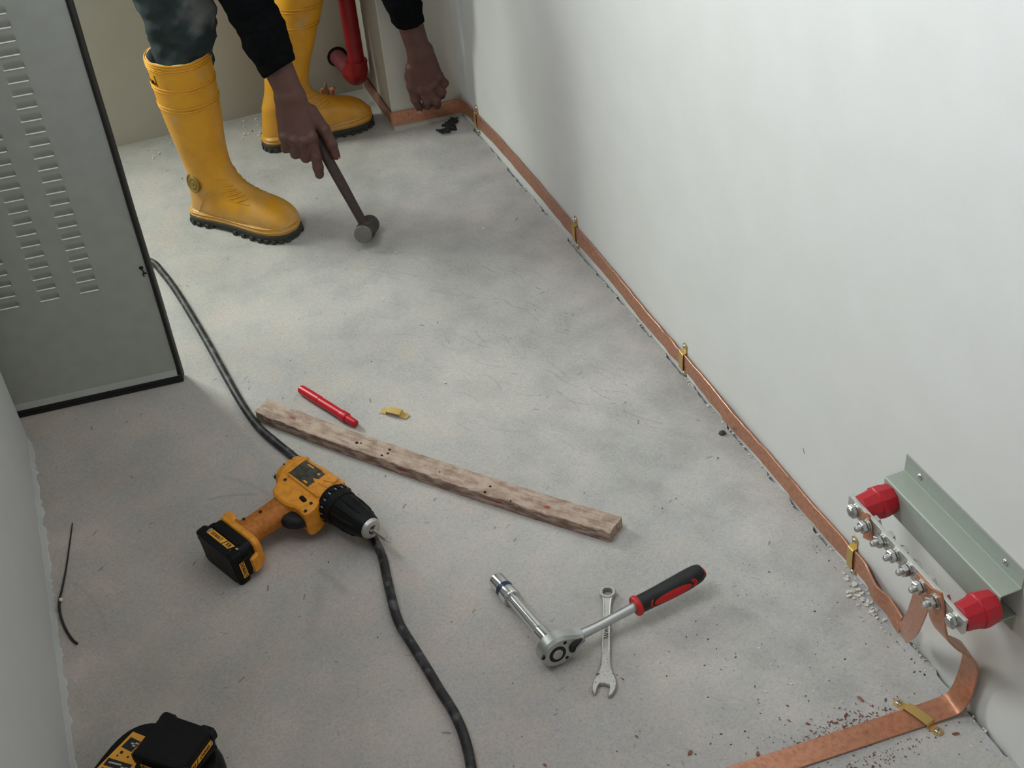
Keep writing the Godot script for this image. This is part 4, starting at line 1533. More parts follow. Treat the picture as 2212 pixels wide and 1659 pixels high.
	f.mesh(s)
	obj("trousers", s, M.trousers, t, 80.0, null, func(p: Vector3, _n: Vector3) -> Color:
		var q := p + o
		var e := folds.get_noise_3dv(q * 4.0)
		var k := smoothstep(0.062, 0.016, (q - Vector3(0.268, 0.515, -2.735)).length() + e * 0.03)
		return Color(0.040, 0.055, 0.061).lerp(Color(0.22, 0.225, 0.22), k * 0.8))
	# boots
	var d := Vector3(0.66, 0, 0.75).normalized()
	var near := make_boot(t, Transform3D(Basis(d, Vector3.UP, d.cross(Vector3.UP)), Vector3(0.203, 0, -2.762) - o), 0.0, "yellow rubber boot nearest the grey cabinet door")
	d = Vector3(1, 0, -0.04).normalized()
	make_boot(t, Transform3D(Basis(d, Vector3.UP, d.cross(Vector3.UP)), Vector3(0.452, 0, -3.08) - o), 0.34, "yellow rubber boot behind the hand, leaning forward")
	# moulded badge on the outer ankle
	s = Sh.new()
	var bx := facing(Vector3(-0.25, 0.12, 1.0), Vector3(-0.022, 0.118, 0.0425)) * Transform3D(along(Vector3(0, 0, 1)).scaled_local(Vector3(1.22, 1.0, 1.22)), Vector3.ZERO)
	s.lathe([Vector2(0, -0.004), Vector2(0.0190, -0.004), Vector2(0.0190, 0.0006), Vector2(0.0165, 0.0014), Vector2(0.0150, 0.0002), Vector2(0.0128, 0.0002), Vector2(0.0115, 0.0013), Vector2(0.0080, 0.0016), Vector2(0.0070, 0.0008), Vector2(0.0045, 0.0008), Vector2(0.0035, 0.0019), Vector2(0, 0.0021)], bx, 26)
	obj("badge", s, M.medallion, near, 30.0)
	# a name scrawled near the top
	s = Sh.new()
	var rw := boot_rows(0.0)
	for line in [[[2.30, 0.384], [2.22, 0.382], [2.16, 0.381]], [[2.26, 0.386], [2.25, 0.372], [2.27, 0.360]], [[2.27, 0.373], [2.18, 0.371]], [[2.10, 0.371], [2.17, 0.366], [2.13, 0.360], [2.08, 0.366], [2.06, 0.360]], [[2.04, 0.370], [2.02, 0.361], [1.97, 0.370], [1.95, 0.361]], [[1.90, 0.370], [1.94, 0.366], [1.90, 0.361], [1.86, 0.366], [1.85, 0.361]], [[1.80, 0.384], [1.79, 0.361], [1.75, 0.362]]]:
		var pts := []
		for q in line:
			var r: Array = rw[int(clampf((0.405 - q[1]) / 0.0045, 0, 30))]
			pts.append(Vector3((r[0] + r[2]) / 2 + (r[0] - r[2]) / 2 * cos(q[0]), q[1] + 0.010, sin(q[0]) * r[4] * 1.0) * Vector3(1.004, 1, 1.004))
		s.tube(spline(pts, 3), 0.0008, 5)
	obj("handwriting", s, M.ink, near)


func tool_materials() -> void:
	textured(mat("tool_yellow", Color(0.86, 0.565, 0.15), 0.45), noise_map(91, 0.015, [[0.0, Color(0.86, 0.84, 0.82)], [0.35, Color(0.95, 0.94, 0.92)], [0.6, Color(1, 1, 1)], [1.0, Color(1, 1, 1.1)]], 5), 7.0, null, bumps(92, 0.3, 2), 0.02)
	textured(mat("grip_yellow", Color(0.745, 0.455, 0.13), 0.62), noise_map(93, 0.02, [[0.0, Color(0.7, 0.66, 0.62)], [0.5, Color(0.9, 0.88, 0.86)], [1.0, Color(1, 1, 1)]], 5), 9.0, null, bumps(94, 0.35, 2), 0.03)
	textured(mat("tool_black", Color(0.055, 0.057, 0.062), 0.48), noise_map(95, 0.02, [[0.0, grey(0.7)], [0.7, grey(1.0)], [1.0, grey(1.5)]], 4), 6.0)
	M.tool_black.metallic_specular = 0.3
	mat("tool_matt", Color(0.035, 0.036, 0.04), 0.65)
	mat("label_yellow", Color(0.86, 0.60, 0.17), 0.5)
	mat("label_grey", Color(0.62, 0.62, 0.60), 0.5)
	textured(mat("label_worn", Color(0.27, 0.265, 0.24), 0.3), noise_map(96, 0.012, [[0.0, Color(0.55, 0.55, 0.55)], [0.5, Color(0.9, 0.9, 0.88)], [1.0, Color(1.25, 1.25, 1.2)]], 4), 12.0)
	mat("ink_black", Color(0.03, 0.03, 0.03), 0.6)
	mat("chrome", Color(0.86, 0.87, 0.88), 0.16, 1.0)
	mat("chrome_satin", Color(0.74, 0.75, 0.75), 0.34, 1.0)
	textured(mat("steel_worn", Color(0.74, 0.73, 0.71), 0.42, 0.8), noise_map(97, 0.03, [[0.0, Color(0.42, 0.39, 0.37)], [0.14, Color(0.68, 0.64, 0.61)], [0.24, grey(0.95)], [1.0, grey(1.06)]], 5), 12.0)
	mat("blue_band", Color(0.06, 0.16, 0.30), 0.4)
	mat("handle_black", Color(0.035, 0.04, 0.055), 0.5)
	mat("handle_red", Color(0.72, 0.07, 0.06), 0.5)
	mat("marker_red", Color(0.71, 0.045, 0.125), 0.36)
	mat("marker_dark", Color(0.30, 0.02, 0.04), 0.3)
	textured(mat("hammer_wood", Color(0.255, 0.20, 0.185), 0.75), noise_map(98, 0.02, [[0.0, grey(0.7)], [1.0, grey(1.05)]], 4), 10.0)
	textured(mat("hammer_iron", Color(0.34, 0.32, 0.30), 0.6, 0.5), noise_map(99, 0.03, [[0.0, grey(0.5)], [0.6, grey(0.9)], [1.0, grey(1.2)]], 5), 16.0, null, bumps(100, 0.06, 4), 0.05)
	textured(mat("hammer_face", Color(0.52, 0.51, 0.50), 0.5, 0.55), noise_map(101, 0.03, [[0.0, grey(0.7)], [0.7, grey(0.95)], [1.0, grey(1.5)]], 5), 18.0)
	textured(mat("cable_black", Color(0.36, 0.37, 0.385), 0.55), noise_map(102, 0.013, [[0.0, grey(0.16)], [0.50, grey(0.19)], [0.60, grey(0.30)], [0.72, Color(0.75, 0.73, 0.70)], [1.0, Color(1.0, 0.98, 0.94)]], 4), 4.0)
	mat("wire", Color(0.06, 0.055, 0.05), 0.6)
	var m := mat("board_wood", Color.WHITE, 0.85)
	m.albedo_texture = wood_image()
	m.heightmap_enabled = true
	m.heightmap_texture = bumps(103, 0.05, 4)
	m.heightmap_scale = 0.10
	mat("nail_hole", Color(0.12, 0.06, 0.045), 0.95)


# raw, dirty timber with red paint stains; u along the batten, v across and round its sides
func wood_image() -> ImageTexture:
	var w := 1400
	var h := 200
	var grain := noise(111, 0.02, 4)
	var dirt := noise(112, 0.012, 5)
	var fine := noise(113, 0.11, 3)
	var out := PackedByteArray()
	out.resize(w * h * 3)
	var stains := [[150, 52, 16, 9], [70, 118, 15, 16], [1170, 62, 16, 9], [640, 128, 26, 14], [1010, 132, 30, 12]]
	for y in h:
		for x in w:
			var g := grain.get_noise_2d(x * 0.22, y * 2.3)
			var d := dirt.get_noise_2d(x, y * 1.6)
			var f := fine.get_noise_2d(x * 0.5, y * 1.4)
			var c := Color(0.665, 0.58, 0.52).lerp(Color(0.48, 0.39, 0.34), clampf(0.26 + g * 0.5 + d * 0.8, 0.0, 1.0))
			c = c.lerp(Color(0.71, 0.65, 0.60), clampf(f * 1.2 - d * 0.5, 0.0, 0.6))
			if y > 96:
				c = c.lerp(Color(0.42, 0.32, 0.27), clampf(0.25 + d * 0.9, 0.0, 0.6))
			for q in stains:
				var e := 1.0 - Vector2((x - q[0]) / float(q[2]), (y - q[1]) / float(q[3])).length() + f * 0.7
				if e > 0.0:
					c = c.lerp(Color(0.50, 0.16, 0.15), clampf(e * 1.4, 0.0, 0.75))
			var i := (y * w + x) * 3
			out[i] = int(c.r8)
			out[i + 1] = int(c.g8)
			out[i + 2] = int(c.b8)
	return ImageTexture.create_from_image(Image.create_from_data(w, h, false, Image.FORMAT_RGB8, out))


func build_board() -> void:
	# local: x along the batten, y up, z towards the photographer
	var a := Vector3(0.131, 0, -1.9835)
	var b := Vector3(0.598, 0, -1.3955)
	var u := (b - a).normalized()
	var long := a.distance_to(b)
	var t := thing("wooden_batten", "rough nail-holed wooden batten stained with red paint, beside the drill", "batten", Transform3D(Basis(u, Vector3.UP, u.cross(Vector3.UP)), a))
	var n := noise(120, 40.0, 3)
	var n2 := noise(121, 7.0, 2)
	var rings := []
	var steps := 130
	for i in steps + 1:
		var x := long * i / steps
		var e := float(i) / steps
		var bow := 0.0095 * (1.0 - pow(2.0 * e - 1.0, 2.0))
		var r := PackedVector3Array()
		var half := 0.0215
		var k := 0
		for q in [[-half, 0.0005], [half, 0.0005], [half + 0.0006, 0.003], [half, 0.020], [half - 0.0016, 0.0218], [0.007, 0.0222], [-0.007, 0.0222], [-half + 0.0016, 0.0218], [-half, 0.020]]:
			k += 1
			var j := n.get_noise_2d(x, k * 0.31) * 0.0016
			var jy := n.get_noise_2d(x, 5.0 + k * 0.31) * 0.0009 if k > 2 else 0.0
			var ex := 0.0
			if i == 0:
				ex = n.get_noise_2d(k * 0.21, 9.0) * 0.008
			elif i == steps:
				ex = n.get_noise_2d(k * 0.23, 19.0) * 0.003
			r.append(Vector3(x + ex, q[1] + jy, q[0] + bow + j + n2.get_noise_1d(x) * 0.0012))
		rings.append(r)
	var s := Sh.new().loft(rings)
	obj("batten", s, M.board_wood, t, 38.0, func(p: Vector3) -> Vector2:
		var v := 0.02 + (p.z + 0.0215 - 0.0095 * (1.0 - pow(2.0 * p.x / long - 1.0, 2.0))) / 0.043 * 0.44
		if p.y < 0.0205 and p.z > 0.01:
			v = 0.49 + (0.021 - p.y) / 0.021 * 0.45
		return Vector2(p.x / long, v))
	# nail holes: small dark sockets
	for q in [[0.234, 0.004, 0.0036], [0.300, -0.006, 0.0030], [0.303, 0.004, 0.0028], [0.296, 0.013, 0.0027], [0.515, 0.0, 0.0030], [0.514, 0.016, 0.0030], [0.415, 0.006, 0.0018], [0.565, 0.016, 0.0018], [0.242, 0.0015, 0.0022]]:
		s = Sh.new().lathe([Vector2(0, -0.004), Vector2(q[2] * 0.8, -0.004), Vector2(q[2] * 0.85, 0.0004), Vector2(q[2] * 0.6, 0.0008), Vector2(0, 0.0007)], Transform3D(Basis(), Vector3(q[0], 0.0222, q[1] + 0.009)), 10)
		obj("nail_hole", s, M.nail_hole, t)


func build_marker() -> void:
	var a := Vector3(0.213, 0.0095, -2.016)
	var b := Vector3(0.283, 0.0095, -1.860)
	var t := thing("marker_pen", "red marker pen lying against the far edge of the wooden batten", "marker", Transform3D(along(b - a), a))
	var s := Sh.new().lathe([Vector2(0, 0), Vector2(0.0050, 0.0004), Vector2(0.0078, 0.0025), Vector2(0.0090, 0.007), Vector2(0.0096, 0.060), Vector2(0.0092, 0.0615), Vector2(0, 0.0615)], Transform3D(), 28)
	obj("cap", s, M.marker_red, t)
	s = Sh.new().lathe([Vector2(0, 0.0610), Vector2(0.0087, 0.0610), Vector2(0.0090, 0.063), Vector2(0.0090, 0.128), Vector2(0, 0.128)], Transform3D(), 28)
	var br := obj("barrel", s, M.marker_red, t)
	s = Sh.new()
	for i in 1:
		var rings := []
		for y in [0.075, 0.120]:
			var r := PackedVector3Array()
			for j in 12:
				var f := lerpf(-0.5, 0.5, j / 11.0) + PI * 0.28
				r.append(Vector3(cos(f) * 0.0092, y, sin(f) * 0.0092))
			for j in 12:
				var f := lerpf(0.5, -0.5, j / 11.0) + PI * 0.28
				r.append(Vector3(cos(f) * 0.0088, y, sin(f) * 0.0088))
			rings.append(r)
		s.loft(rings)
	obj("print_stripe", s, M.marker_dark, br)
	s = Sh.new().lathe([Vector2(0, 0.127), Vector2(0.0096, 0.127), Vector2(0.0102, 0.129), Vector2(0.0102, 0.142), Vector2(0.0092, 0.1435), Vector2(0.0078, 0.144), Vector2(0.0070, 0.1670), Vector2(0.0064, 0.1690), Vector2(0, 0.1692)], Transform3D(), 28)
	obj("end_plug", s, M.marker_red, t)


func build_cable() -> void:
	var k := [Vector3(-0.45, 0.008, -2.80), Vector3(-0.20, 0.008, -2.77), Vector3(-0.05, 0.008, -2.705), Vector3(0.014, 0.008, -2.645), Vector3(0.032, 0.008, -2.585), Vector3(0.050, 0.008, -2.48), Vector3(0.073, 0.008, -2.284), Vector3(0.089, 0.008, -2.117), Vector3(0.100, 0.008, -2.014), Vector3(0.114, 0.008, -1.937), Vector3(0.135, 0.008, -1.874),
		Vector3(0.156, 0.008, -1.817), Vector3(0.184, 0.008, -1.724), Vector3(0.213, 0.008, -1.640), Vector3(0.226, 0.008, -1.568), Vector3(0.228, 0.008, -1.510), Vector3(0.221, 0.008, -1.458), Vector3(0.213, 0.008, -1.395), Vector3(0.211, 0.008, -1.355), Vector3(0.216, 0.008, -1.309), Vector3(0.222, 0.008, -1.258), Vector3(0.227, 0.008, -1.208), Vector3(0.232, 0.008, -1.168), Vector3(0.233, 0.008, -1.130), Vector3(0.229, 0.008, -1.09), Vector3(0.222, 0.008, -1.055), Vector3(0.205, 0.008, -0.98), Vector3(0.17, 0.008, -0.85)]
	var s := Sh.new().tube(spline(k, 6), 0.0076, 14)
	tag(obj("power_cable", s, M.cable_black, self, 60.0), "thick black power cable running from behind the cabinet under the drill", "cable")
	k = [Vector3(-0.244, 0.0022, -1.833), Vector3(-0.255, 0.0022, -1.776), Vector3(-0.266, 0.0022, -1.721), Vector3(-0.277, 0.0030, -1.674), Vector3(-0.283, 0.0035, -1.651), Vector3(-0.285, 0.0026, -1.622), Vector3(-0.281, 0.0022, -1.588), Vector3(-0.273, 0.0022, -1.557), Vector3(-0.266, 0.0022, -1.543)]
	var rad := []
	var pts := spline(k, 5)
	for i in pts.size():
		rad.append(0.0011 + 0.0011 * minf(1.0, i / 22.0))
	s = Sh.new().tube(pts, rad, 8)
	var w := obj("wire_scrap", s, M.wire, self, 60.0)
	tag(w, "thin bent scrap of black wire lying by the left wall", "wire")
	s = Sh.new().lathe([Vector2(0, 0), Vector2(0.003, 0.0005), Vector2(0.0035, 0.003), Vector2(0.002, 0.005), Vector2(0, 0.0055)], Transform3D(Basis(), Vector3(-0.2805, 0.002, -1.650)), 9)
	obj("crumb", s, M.chip_white, w)


func lettering(called: String, text: String, height: float, m: Material, parent: Node3D, xf: Transform3D) -> void:
	var tm := TextMesh.new()
	var f := SystemFont.new()
	f.font_names = PackedStringArray(["Droid Sans"])
	f.font_weight = 700
	tm.font = f
	tm.text = text
	tm.font_size = 32
	tm.pixel_size = height / 24.0
	tm.depth = 0.0004
	tm.curve_step = 2.0
	put(called, tm, m, parent, xf)


# a slide-in battery pack: x along it, y up out of its flat bottom, z across
func battery(parent: Node3D, xf: Transform3D, called := "battery") -> MeshInstance3D:
	var s := Sh.new()
	var turn := Basis(Vector3(1, 0, 0), Vector3(0, 0, -1), Vector3(0, 1, 0))
	var plan := round_rect(0.112, 0.066, 0.015, 5)
	var rings := []
	for q in [[0.93, 0.0], [0.985, 0.003], [1.0, 0.008], [1.0, 0.030], [0.985, 0.0335], [0.95, 0.036], [0.93, 0.044], [0.90, 0.046]]:
		var g := PackedVector3Array()
		for p in plan:
			var dx := 0.0
			if p.x < -0.03 and absf(p.y) < 0.02:
				dx = 0.004
			g.append(Vector3(p.x * q[0] + dx, q[1], p.y * lerpf(q[0], 1.0, 0.3)))
		rings.append(g)
	s.loft(rings)
	# corner bumpers and the raised frame round the bottom face
	for x in [-0.046, 0.046]:
		for z in [-0.025, 0.025]:
			s.box(Vector3(x, 0.012, z), Vector3(0.022, 0.022, 0.019), Basis(), 0.006)
	for z in [-0.0335, 0.0335]:
		s.box(Vector3(0.0, 0.029, z), Vector3(0.078, 0.006, 0.003), Basis(), 0.001)
	s.box(Vector3(0.0555, 0.024, 0.0), Vector3(0.005, 0.014, 0.034), Basis(), 0.002)
	var o := obj(called, s, M.tool_black, parent, 32.0)
	o.transform = xf
	# labels on the long sides and on the front
	for z in [-1.0, 1.0]:
		var b := Basis(Vector3(z, 0, 0), Vector3(0, 1, 0), Vector3(0, 0, z))
		s = Sh.new().prism(PackedVector2Array([Vector2(-0.036, -0.0055), Vector2(0.030, -0.0055), Vector2(0.036, 0.0055), Vector2(-0.030, 0.0055)]), 0, 0.0006, Transform3D(b, Vector3(0, 0.018, 0.0329 * z)))
		var l := obj("label", s, M.label_yellow, o)
		s = Sh.new()
		s.prism(PackedVector2Array([Vector2(0.036, -0.0055), Vector2(0.044, -0.0055), Vector2(0.047, 0.0055), Vector2(0.042, 0.0055)]), 0, 0.0006, Transform3D(b, Vector3(0, 0.018, 0.0329 * z)))
		s.prism(PackedVector2Array([Vector2(-0.042, -0.0055), Vector2(-0.038, -0.0055), Vector2(-0.032, 0.0055), Vector2(-0.036, 0.0055)]), 0, 0.0006, Transform3D(b, Vector3(0, 0.018, 0.0329 * z)))
		obj("label_end", s, M.label_grey, o)
		lettering("lettering", "DEWALT", 0.0062, M.ink_black, o, Transform3D(b, Vector3(-0.012 * z, 0.018, 0.0336 * z)))
		lettering("lettering", "XR", 0.0075, M.ink_black, o, Transform3D(b, Vector3(0.024 * z, 0.018, 0.0336 * z)))
		s = Sh.new().prism(PackedVector2Array([Vector2(0.009, -0.0055), Vector2(0.0115, -0.0055), Vector2(0.0165, 0.0055), Vector2(0.014, 0.0055)]), 0, 0.0002, Transform3D(b, Vector3(0, 0.018, 0.0335 * z)))
		obj("slash", s, M.ink_black, o)
	return o


func build_drill() -> void:
	# local: x along the bit, y away from the handle, z up as it lies on its side
	var X := Vector3(0.413, 0, 0.911).normalized()
	var Y := Vector3(X.z, 0, -X.x)
	var t := thing("cordless_drill", "yellow and black cordless drill lying on its side on the cable", "drill", Transform3D(Basis(X, Y, Vector3.UP) * Basis(Vector3(1, 0, 0), 0.075), Vector3(0.1765, 0.0480, -1.643)))
	var k := [[-0.105, 0.0, 0.022, 0.020, 2.6], [-0.103, 0.0, 0.029, 0.026, 2.7], [-0.098, 0.0, 0.033, 0.0295, 2.8], [-0.088, 0.0, 0.0345, 0.031, 2.8], [-0.0865, 0.0, 0.0335, 0.030, 2.8], [-0.0840, 0.0, 0.0345, 0.031, 2.8], [-0.05, 0.0, 0.0350, 0.0315, 2.8], [-0.012, 0.0, 0.0355, 0.032, 2.7], [0.004, 0.0, 0.0345, 0.0315, 2.4], [0.014, 0.0, 0.0335, 0.0315, 2.1], [0.016, 0.0, 0.030, 0.029, 2.0]]
	var rings := []
	for q in k:
		var g := PackedVector3Array()
		for j in 40:
			var f := TAU * j / 40
			g.append(Vector3(q[0], q[1] + signf(cos(f)) * pow(absf(cos(f)), 2.0 / q[4]) * q[2], signf(sin(f)) * pow(absf(sin(f)), 2.0 / q[4]) * q[3]))
		rings.append(g)
	var s := Sh.new().loft(rings)
	# trigger housing below the motor
	var hk := []
	for q in [[-0.088, -0.010], [-0.090, -0.022], [-0.083, -0.036], [-0.074, -0.046], [-0.066, -0.060], [-0.045, -0.066], [-0.020, -0.065], [-0.006, -0.060], [0.008, -0.0605], [0.020, -0.061], [0.0255, -0.054], [0.0245, -0.040], [0.020, -0.028], [0.012, -0.018], [0.000, -0.009], [-0.04, -0.003], [-0.075, -0.003], [-0.088, -0.010]]:
		hk.append(q)
	var house := PackedVector2Array()
	for q in rows(hk, 3):
		house.append(Vector2(q[0], q[1]))
	house.remove_at(house.size() - 1)
	s.prism(house, -0.0275, 0.0275, Transform3D(), 0.0035)
	# side ribs and raised ledge of the label bay
	for z in [-1.0, 1.0]:
		s.box(Vector3(-0.030, -0.020, 0.0282 * z), Vector3(0.085, 0.0045, 0.006), Basis(Vector3(0, 0, 1), -0.03), 0.0015)
		s.box(Vector3(-0.002, 0.012, 0.0290 * z), Vector3(0.026, 0.030, 0.008), Basis(Vector3(0, 0, 1), 0.12), 0.003)
		s.box(Vector3(-0.075, 0.006, 0.0290 * z), Vector3(0.006, 0.046, 0.006), Basis(Vector3(0, 0, 1), 0.05), 0.002)
		s.tube([Vector3(-0.006, 0.008, 0.0335 * z), Vector3(0.012, 0.016, 0.0325 * z)], [0.0025, 0.0015], 8)
	s.box(Vector3(-0.03, 0.034, 0), Vector3(0.07, 0.010, 0.022), Basis(), 0.003)
	var body := obj("motor_housing", s, M.tool_yellow, t, 30.0)
	for z in [-1.0, 1.0]:
		var side := Transform3D(Basis(Vector3(1, 0, 0), Vector3(0, z, 0), Vector3(0, 0, z)), Vector3.ZERO)
		var bay := PackedVector2Array([Vector2(-0.074, -0.016), Vector2(-0.020, -0.0185), Vector2(-0.0155, 0.000), Vector2(-0.019, 0.019), Vector2(-0.030, 0.0215), Vector2(-0.072, 0.0205), Vector2(-0.077, 0.002)])
		s = Sh.new().prism(bay, 0.0290, 0.0318, side, 0.0004)
		var rl := obj("rating_label", s, M.label_worn, body)
		rl.set_meta("label", "dark worn rating label")
		s = Sh.new()
		s.box(side * Vector3(-0.031, -0.0135, 0.0318), Vector3(0.010, 0.0035, 0.0008), side.basis)
		s.box(side * Vector3(-0.026, 0.012, 0.0318), Vector3(0.005, 0.0035, 0.0008), side.basis)
		s.box(side * Vector3(-0.052, 0.016, 0.0318), Vector3(0.016, 0.0025, 0.0008), side.basis)
		var ls := obj("label_print", s, M.label_yellow, body)
		ls.set_meta("kind", "stuff")
	for z in [1.0]:
		var q := 0
		for p in [[-0.093, 0.022], [-0.0955, 0.008], [-0.0965, -0.008], [-0.091, -0.018]]:
			s = Sh.new().box(Vector3(p[0], p[1], 0.0292 * pow(1.0 - pow(absf(p[1]) / 0.0335, 2.8), 0.357) - 0.0020), Vector3(0.0085, 0.0036, 0.0052), Basis(), 0.0012)
			obj("air_slot", s, M.tool_matt, body)
		for p in [[-0.068, -0.030], [-0.050, -0.100], [0.013, -0.038], [0.019, -0.055], [-0.052, -0.131]]:
			s = Sh.new().lathe([Vector2(0, 0), Vector2(0.0030, 0), Vector2(0.0030, 0.0012), Vector2(0.0022, 0.0009), Vector2(0, 0.0004)], Transform3D(along(Vector3(0, 0, 1)), Vector3(p[0], p[1], 0.0272 if p[1] > -0.09 else (0.0196 if p[1] > -0.12 else 0.0270))), 12)
			obj("screw_hole", s, M.tool_matt, body)
	for y in [0.030, -0.026]:
		s = Sh.new().lathe([Vector2(0, 0), Vector2(0.0042, 0), Vector2(0.0042, 0.010), Vector2(0.003, 0.0115), Vector2(0, 0.0115)], Transform3D(along(Vector3(-1, 0, 0)), Vector3(-0.098, y, 0.008)), 12)
		obj("rubber_bumper", s, M.tool_matt, body)
	# handle
	k = [[-0.0365, -0.040, 0.0345, 0.0235], [-0.0385, -0.058, 0.0300, 0.0225], [-0.0420, -0.074, 0.0262, 0.0208], [-0.0450, -0.094, 0.0245, 0.0196], [-0.0470, -0.114, 0.0238, 0.0192], [-0.0480, -0.128, 0.0252, 0.0200], [-0.0470, -0.139, 0.0300, 0.0225], [-0.0450, -0.146, 0.0370, 0.0255]]
	rings = []
	for q in rows(k, 4):
		var g := PackedVector3Array()
		for j in 32:
			var f := TAU * j / 32
			g.append(Vector3(q[0] + signf(cos(f)) * pow(absf(cos(f)), 0.85) * q[2], q[1], signf(sin(f)) * pow(absf(sin(f)), 0.85) * q[3]))
		rings.append(g)
	s = Sh.new().loft(rings)
	obj("handle", s, M.grip_yellow, t, 40.0)
	# foot that takes the battery, with its raised screw boss and front latch
	s = Sh.new()
	var turn := Basis(Vector3(1, 0, 0), Vector3(0, 0, 1), Vector3(0, -1, 0))
	s.prism(round_rect(0.100, 0.060, 0.014), 0.142, 0.157, Transform3D(turn, Vector3(-0.043, 0, 0)), 0.004)
	s.box(Vector3(-0.078, -0.141, 0.004), Vector3(0.026, 0.012, 0.048), Basis(), 0.004)
	s.box(Vector3(-0.083, -0.138, 0.018), Vector3(0.018, 0.012, 0.014), Basis(Vector3(0, 0, 1), 0.2), 0.004)
	s.prism(PackedVector2Array([Vector2(-0.006, -0.147), Vector2(0.003, -0.149), Vector2(0.0125, -0.157), Vector2(0.0140, -0.170), Vector2(0.0095, -0.173), Vector2(0.002, -0.160)]), -0.024, 0.008, Transform3D(), 0.002)
	obj("battery_foot", s, M.tool_yellow, t, 30.0)
	var up := Transform3D(Basis.from_scale(Vector3(0.90, 1.0, 1.0)), Vector3(-0.041, -0.2025, 0.0))
	var bt := battery(t, up)
	s = Sh.new().prism(round_rect(0.0095, 0.034, 0.001, 2), 0, 0.0006, Transform3D(Basis(Vector3(0, 1, 0), Vector3(0, 0, 1), Vector3(1, 0, 0)), Vector3(0.0576, 0.0150, -0.003)))
	obj("front_label", s, M.label_yellow, bt)
	lettering("lettering", "DEWALT", 0.0064, M.ink_black, bt, Transform3D(Basis(Vector3(0, 0, -1), Vector3(0, 1, 0), Vector3(1, 0, 0)), Vector3(0.0583, 0.0150, -0.003)))
	# trigger, selector, clutch ring, chuck, bit
	s = Sh.new()
	var trig := PackedVector2Array([Vector2(-0.020, -0.056), Vector2(0.016, -0.053), Vector2(0.0175, -0.062), Vector2(0.010, -0.075), Vector2(-0.004, -0.0845), Vector2(-0.016, -0.086), Vector2(-0.022, -0.078)])
	s.prism(trig, -0.0105, 0.0125, Transform3D(), 0.005)
	obj("trigger", s, M.tool_matt, t, 50.0)
	s = Sh.new().box(Vector3(-0.006, -0.040, 0.0), Vector3(0.0165, 0.0080, 0.0610), Basis(Vector3(0, 0, 1), -0.15), 0.003)
	obj("direction_button", s, M.tool_black, t)
	var xa := Transform3D(along(Vector3(1, 0, 0)), Vector3.ZERO)
	s = Sh.new().lathe([Vector2(0, 0.012), Vector2(0.0315, 0.012), Vector2(0.0335, 0.015), Vector2(0.0335, 0.030), Vector2(0.0325, 0.032), Vector2(0.0320, 0.040), Vector2(0.0300, 0.0425), Vector2(0, 0.0425)], xa, 40)
	for i in 16:
		var a := TAU * i / 16
		s.box(Vector3(0.0225, cos(a) * 0.0335, sin(a) * 0.0335), Vector3(0.0130, 0.0030, 0.0060), Basis(Vector3(1, 0, 0), a), 0.001)
	var ring_ := obj("clutch_ring", s, M.tool_black, t, 32.0)
	s = Sh.new()
	for i in 16:
		var a := TAU * (i + 0.5) / 16
		s.box(Vector3(0.026, cos(a) * 0.0336, sin(a) * 0.0336), Vector3(0.0052, 0.0010, 0.0018), Basis(Vector3(1, 0, 0), a))
	obj("clutch_marks", s, M.label_grey, ring_)
	s = Sh.new().lathe([Vector2(0, 0.042), Vector2(0.0290, 0.042), Vector2(0.0285, 0.062), Vector2(0.0275, 0.066), Vector2(0.0265, 0.084), Vector2(0.0235, 0.098), Vector2(0.0205, 0.110), Vector2(0.0190, 0.112), Vector2(0, 0.112)], xa, 40)
	for i in 12:
		var a := TAU * i / 12
		s.tube([Vector3(0.046, cos(a) * 0.0280, sin(a) * 0.0280), Vector3(0.068, cos(a) * 0.0272, sin(a) * 0.0272), Vector3(0.090, cos(a) * 0.0246, sin(a) * 0.0246), Vector3(0.098, cos(a) * 0.0226, sin(a) * 0.0226)], [0.0028, 0.0032, 0.0030, 0.0010], 8)
	var ck := obj("chuck", s, M.tool_black, t, 35.0)
	s = Sh.new().ring([Vector2(0.0072, 0.110), Vector2(0.0185, 0.1105), Vector2(0.0186, 0.1145), Vector2(0.0160, 0.1185), Vector2(0.0085, 0.1195), Vector2(0.0070, 0.116)], xa, 32)
	obj("chuck_nose", s, M.steel_worn, ck, 40.0)
	s = Sh.new()
	for i in 3:
		var a := TAU * i / 3 + 0.4
		s.box(Vector3(0.1170, cos(a) * 0.0052, sin(a) * 0.0052), Vector3(0.012, 0.0052, 0.0040), Basis(Vector3(1, 0, 0), a), 0.0008)
	obj("chuck_jaw", s, M.steel_worn, ck)
	s = Sh.new()
	s.prism(hexagon(0.0044), 0.110, 0.145, Transform3D(Basis(Vector3(0, 1, 0), Vector3(0, 0, 1), Vector3(1, 0, 0)), Vector3.ZERO), 0.0004)
	s.lathe([Vector2(0, 0.138), Vector2(0.0026, 0.138), Vector2(0.0026, 0.1415), Vector2(0, 0.1415)], xa, 12)
	s.prism(hexagon(0.0048), 0.1405, 0.152, Transform3D(Basis(Vector3(0, 1, 0), Vector3(0, 0, 1), Vector3(1, 0, 0)), Vector3.ZERO), 0.0006)
	for i in 4:
		var a := TAU * i / 4 + 0.4
		s.tube([Vector3(0.150, cos(a) * 0.0018, sin(a) * 0.0018), Vector3(0.158, cos(a) * 0.0017, sin(a) * 0.0017), Vector3(0.164, cos(a) * 0.0005, sin(a) * 0.0005)], [0.0016, 0.0013, 0.0006], 7)
	obj("screwdriver_bit", s, M.steel, t, 30.0)


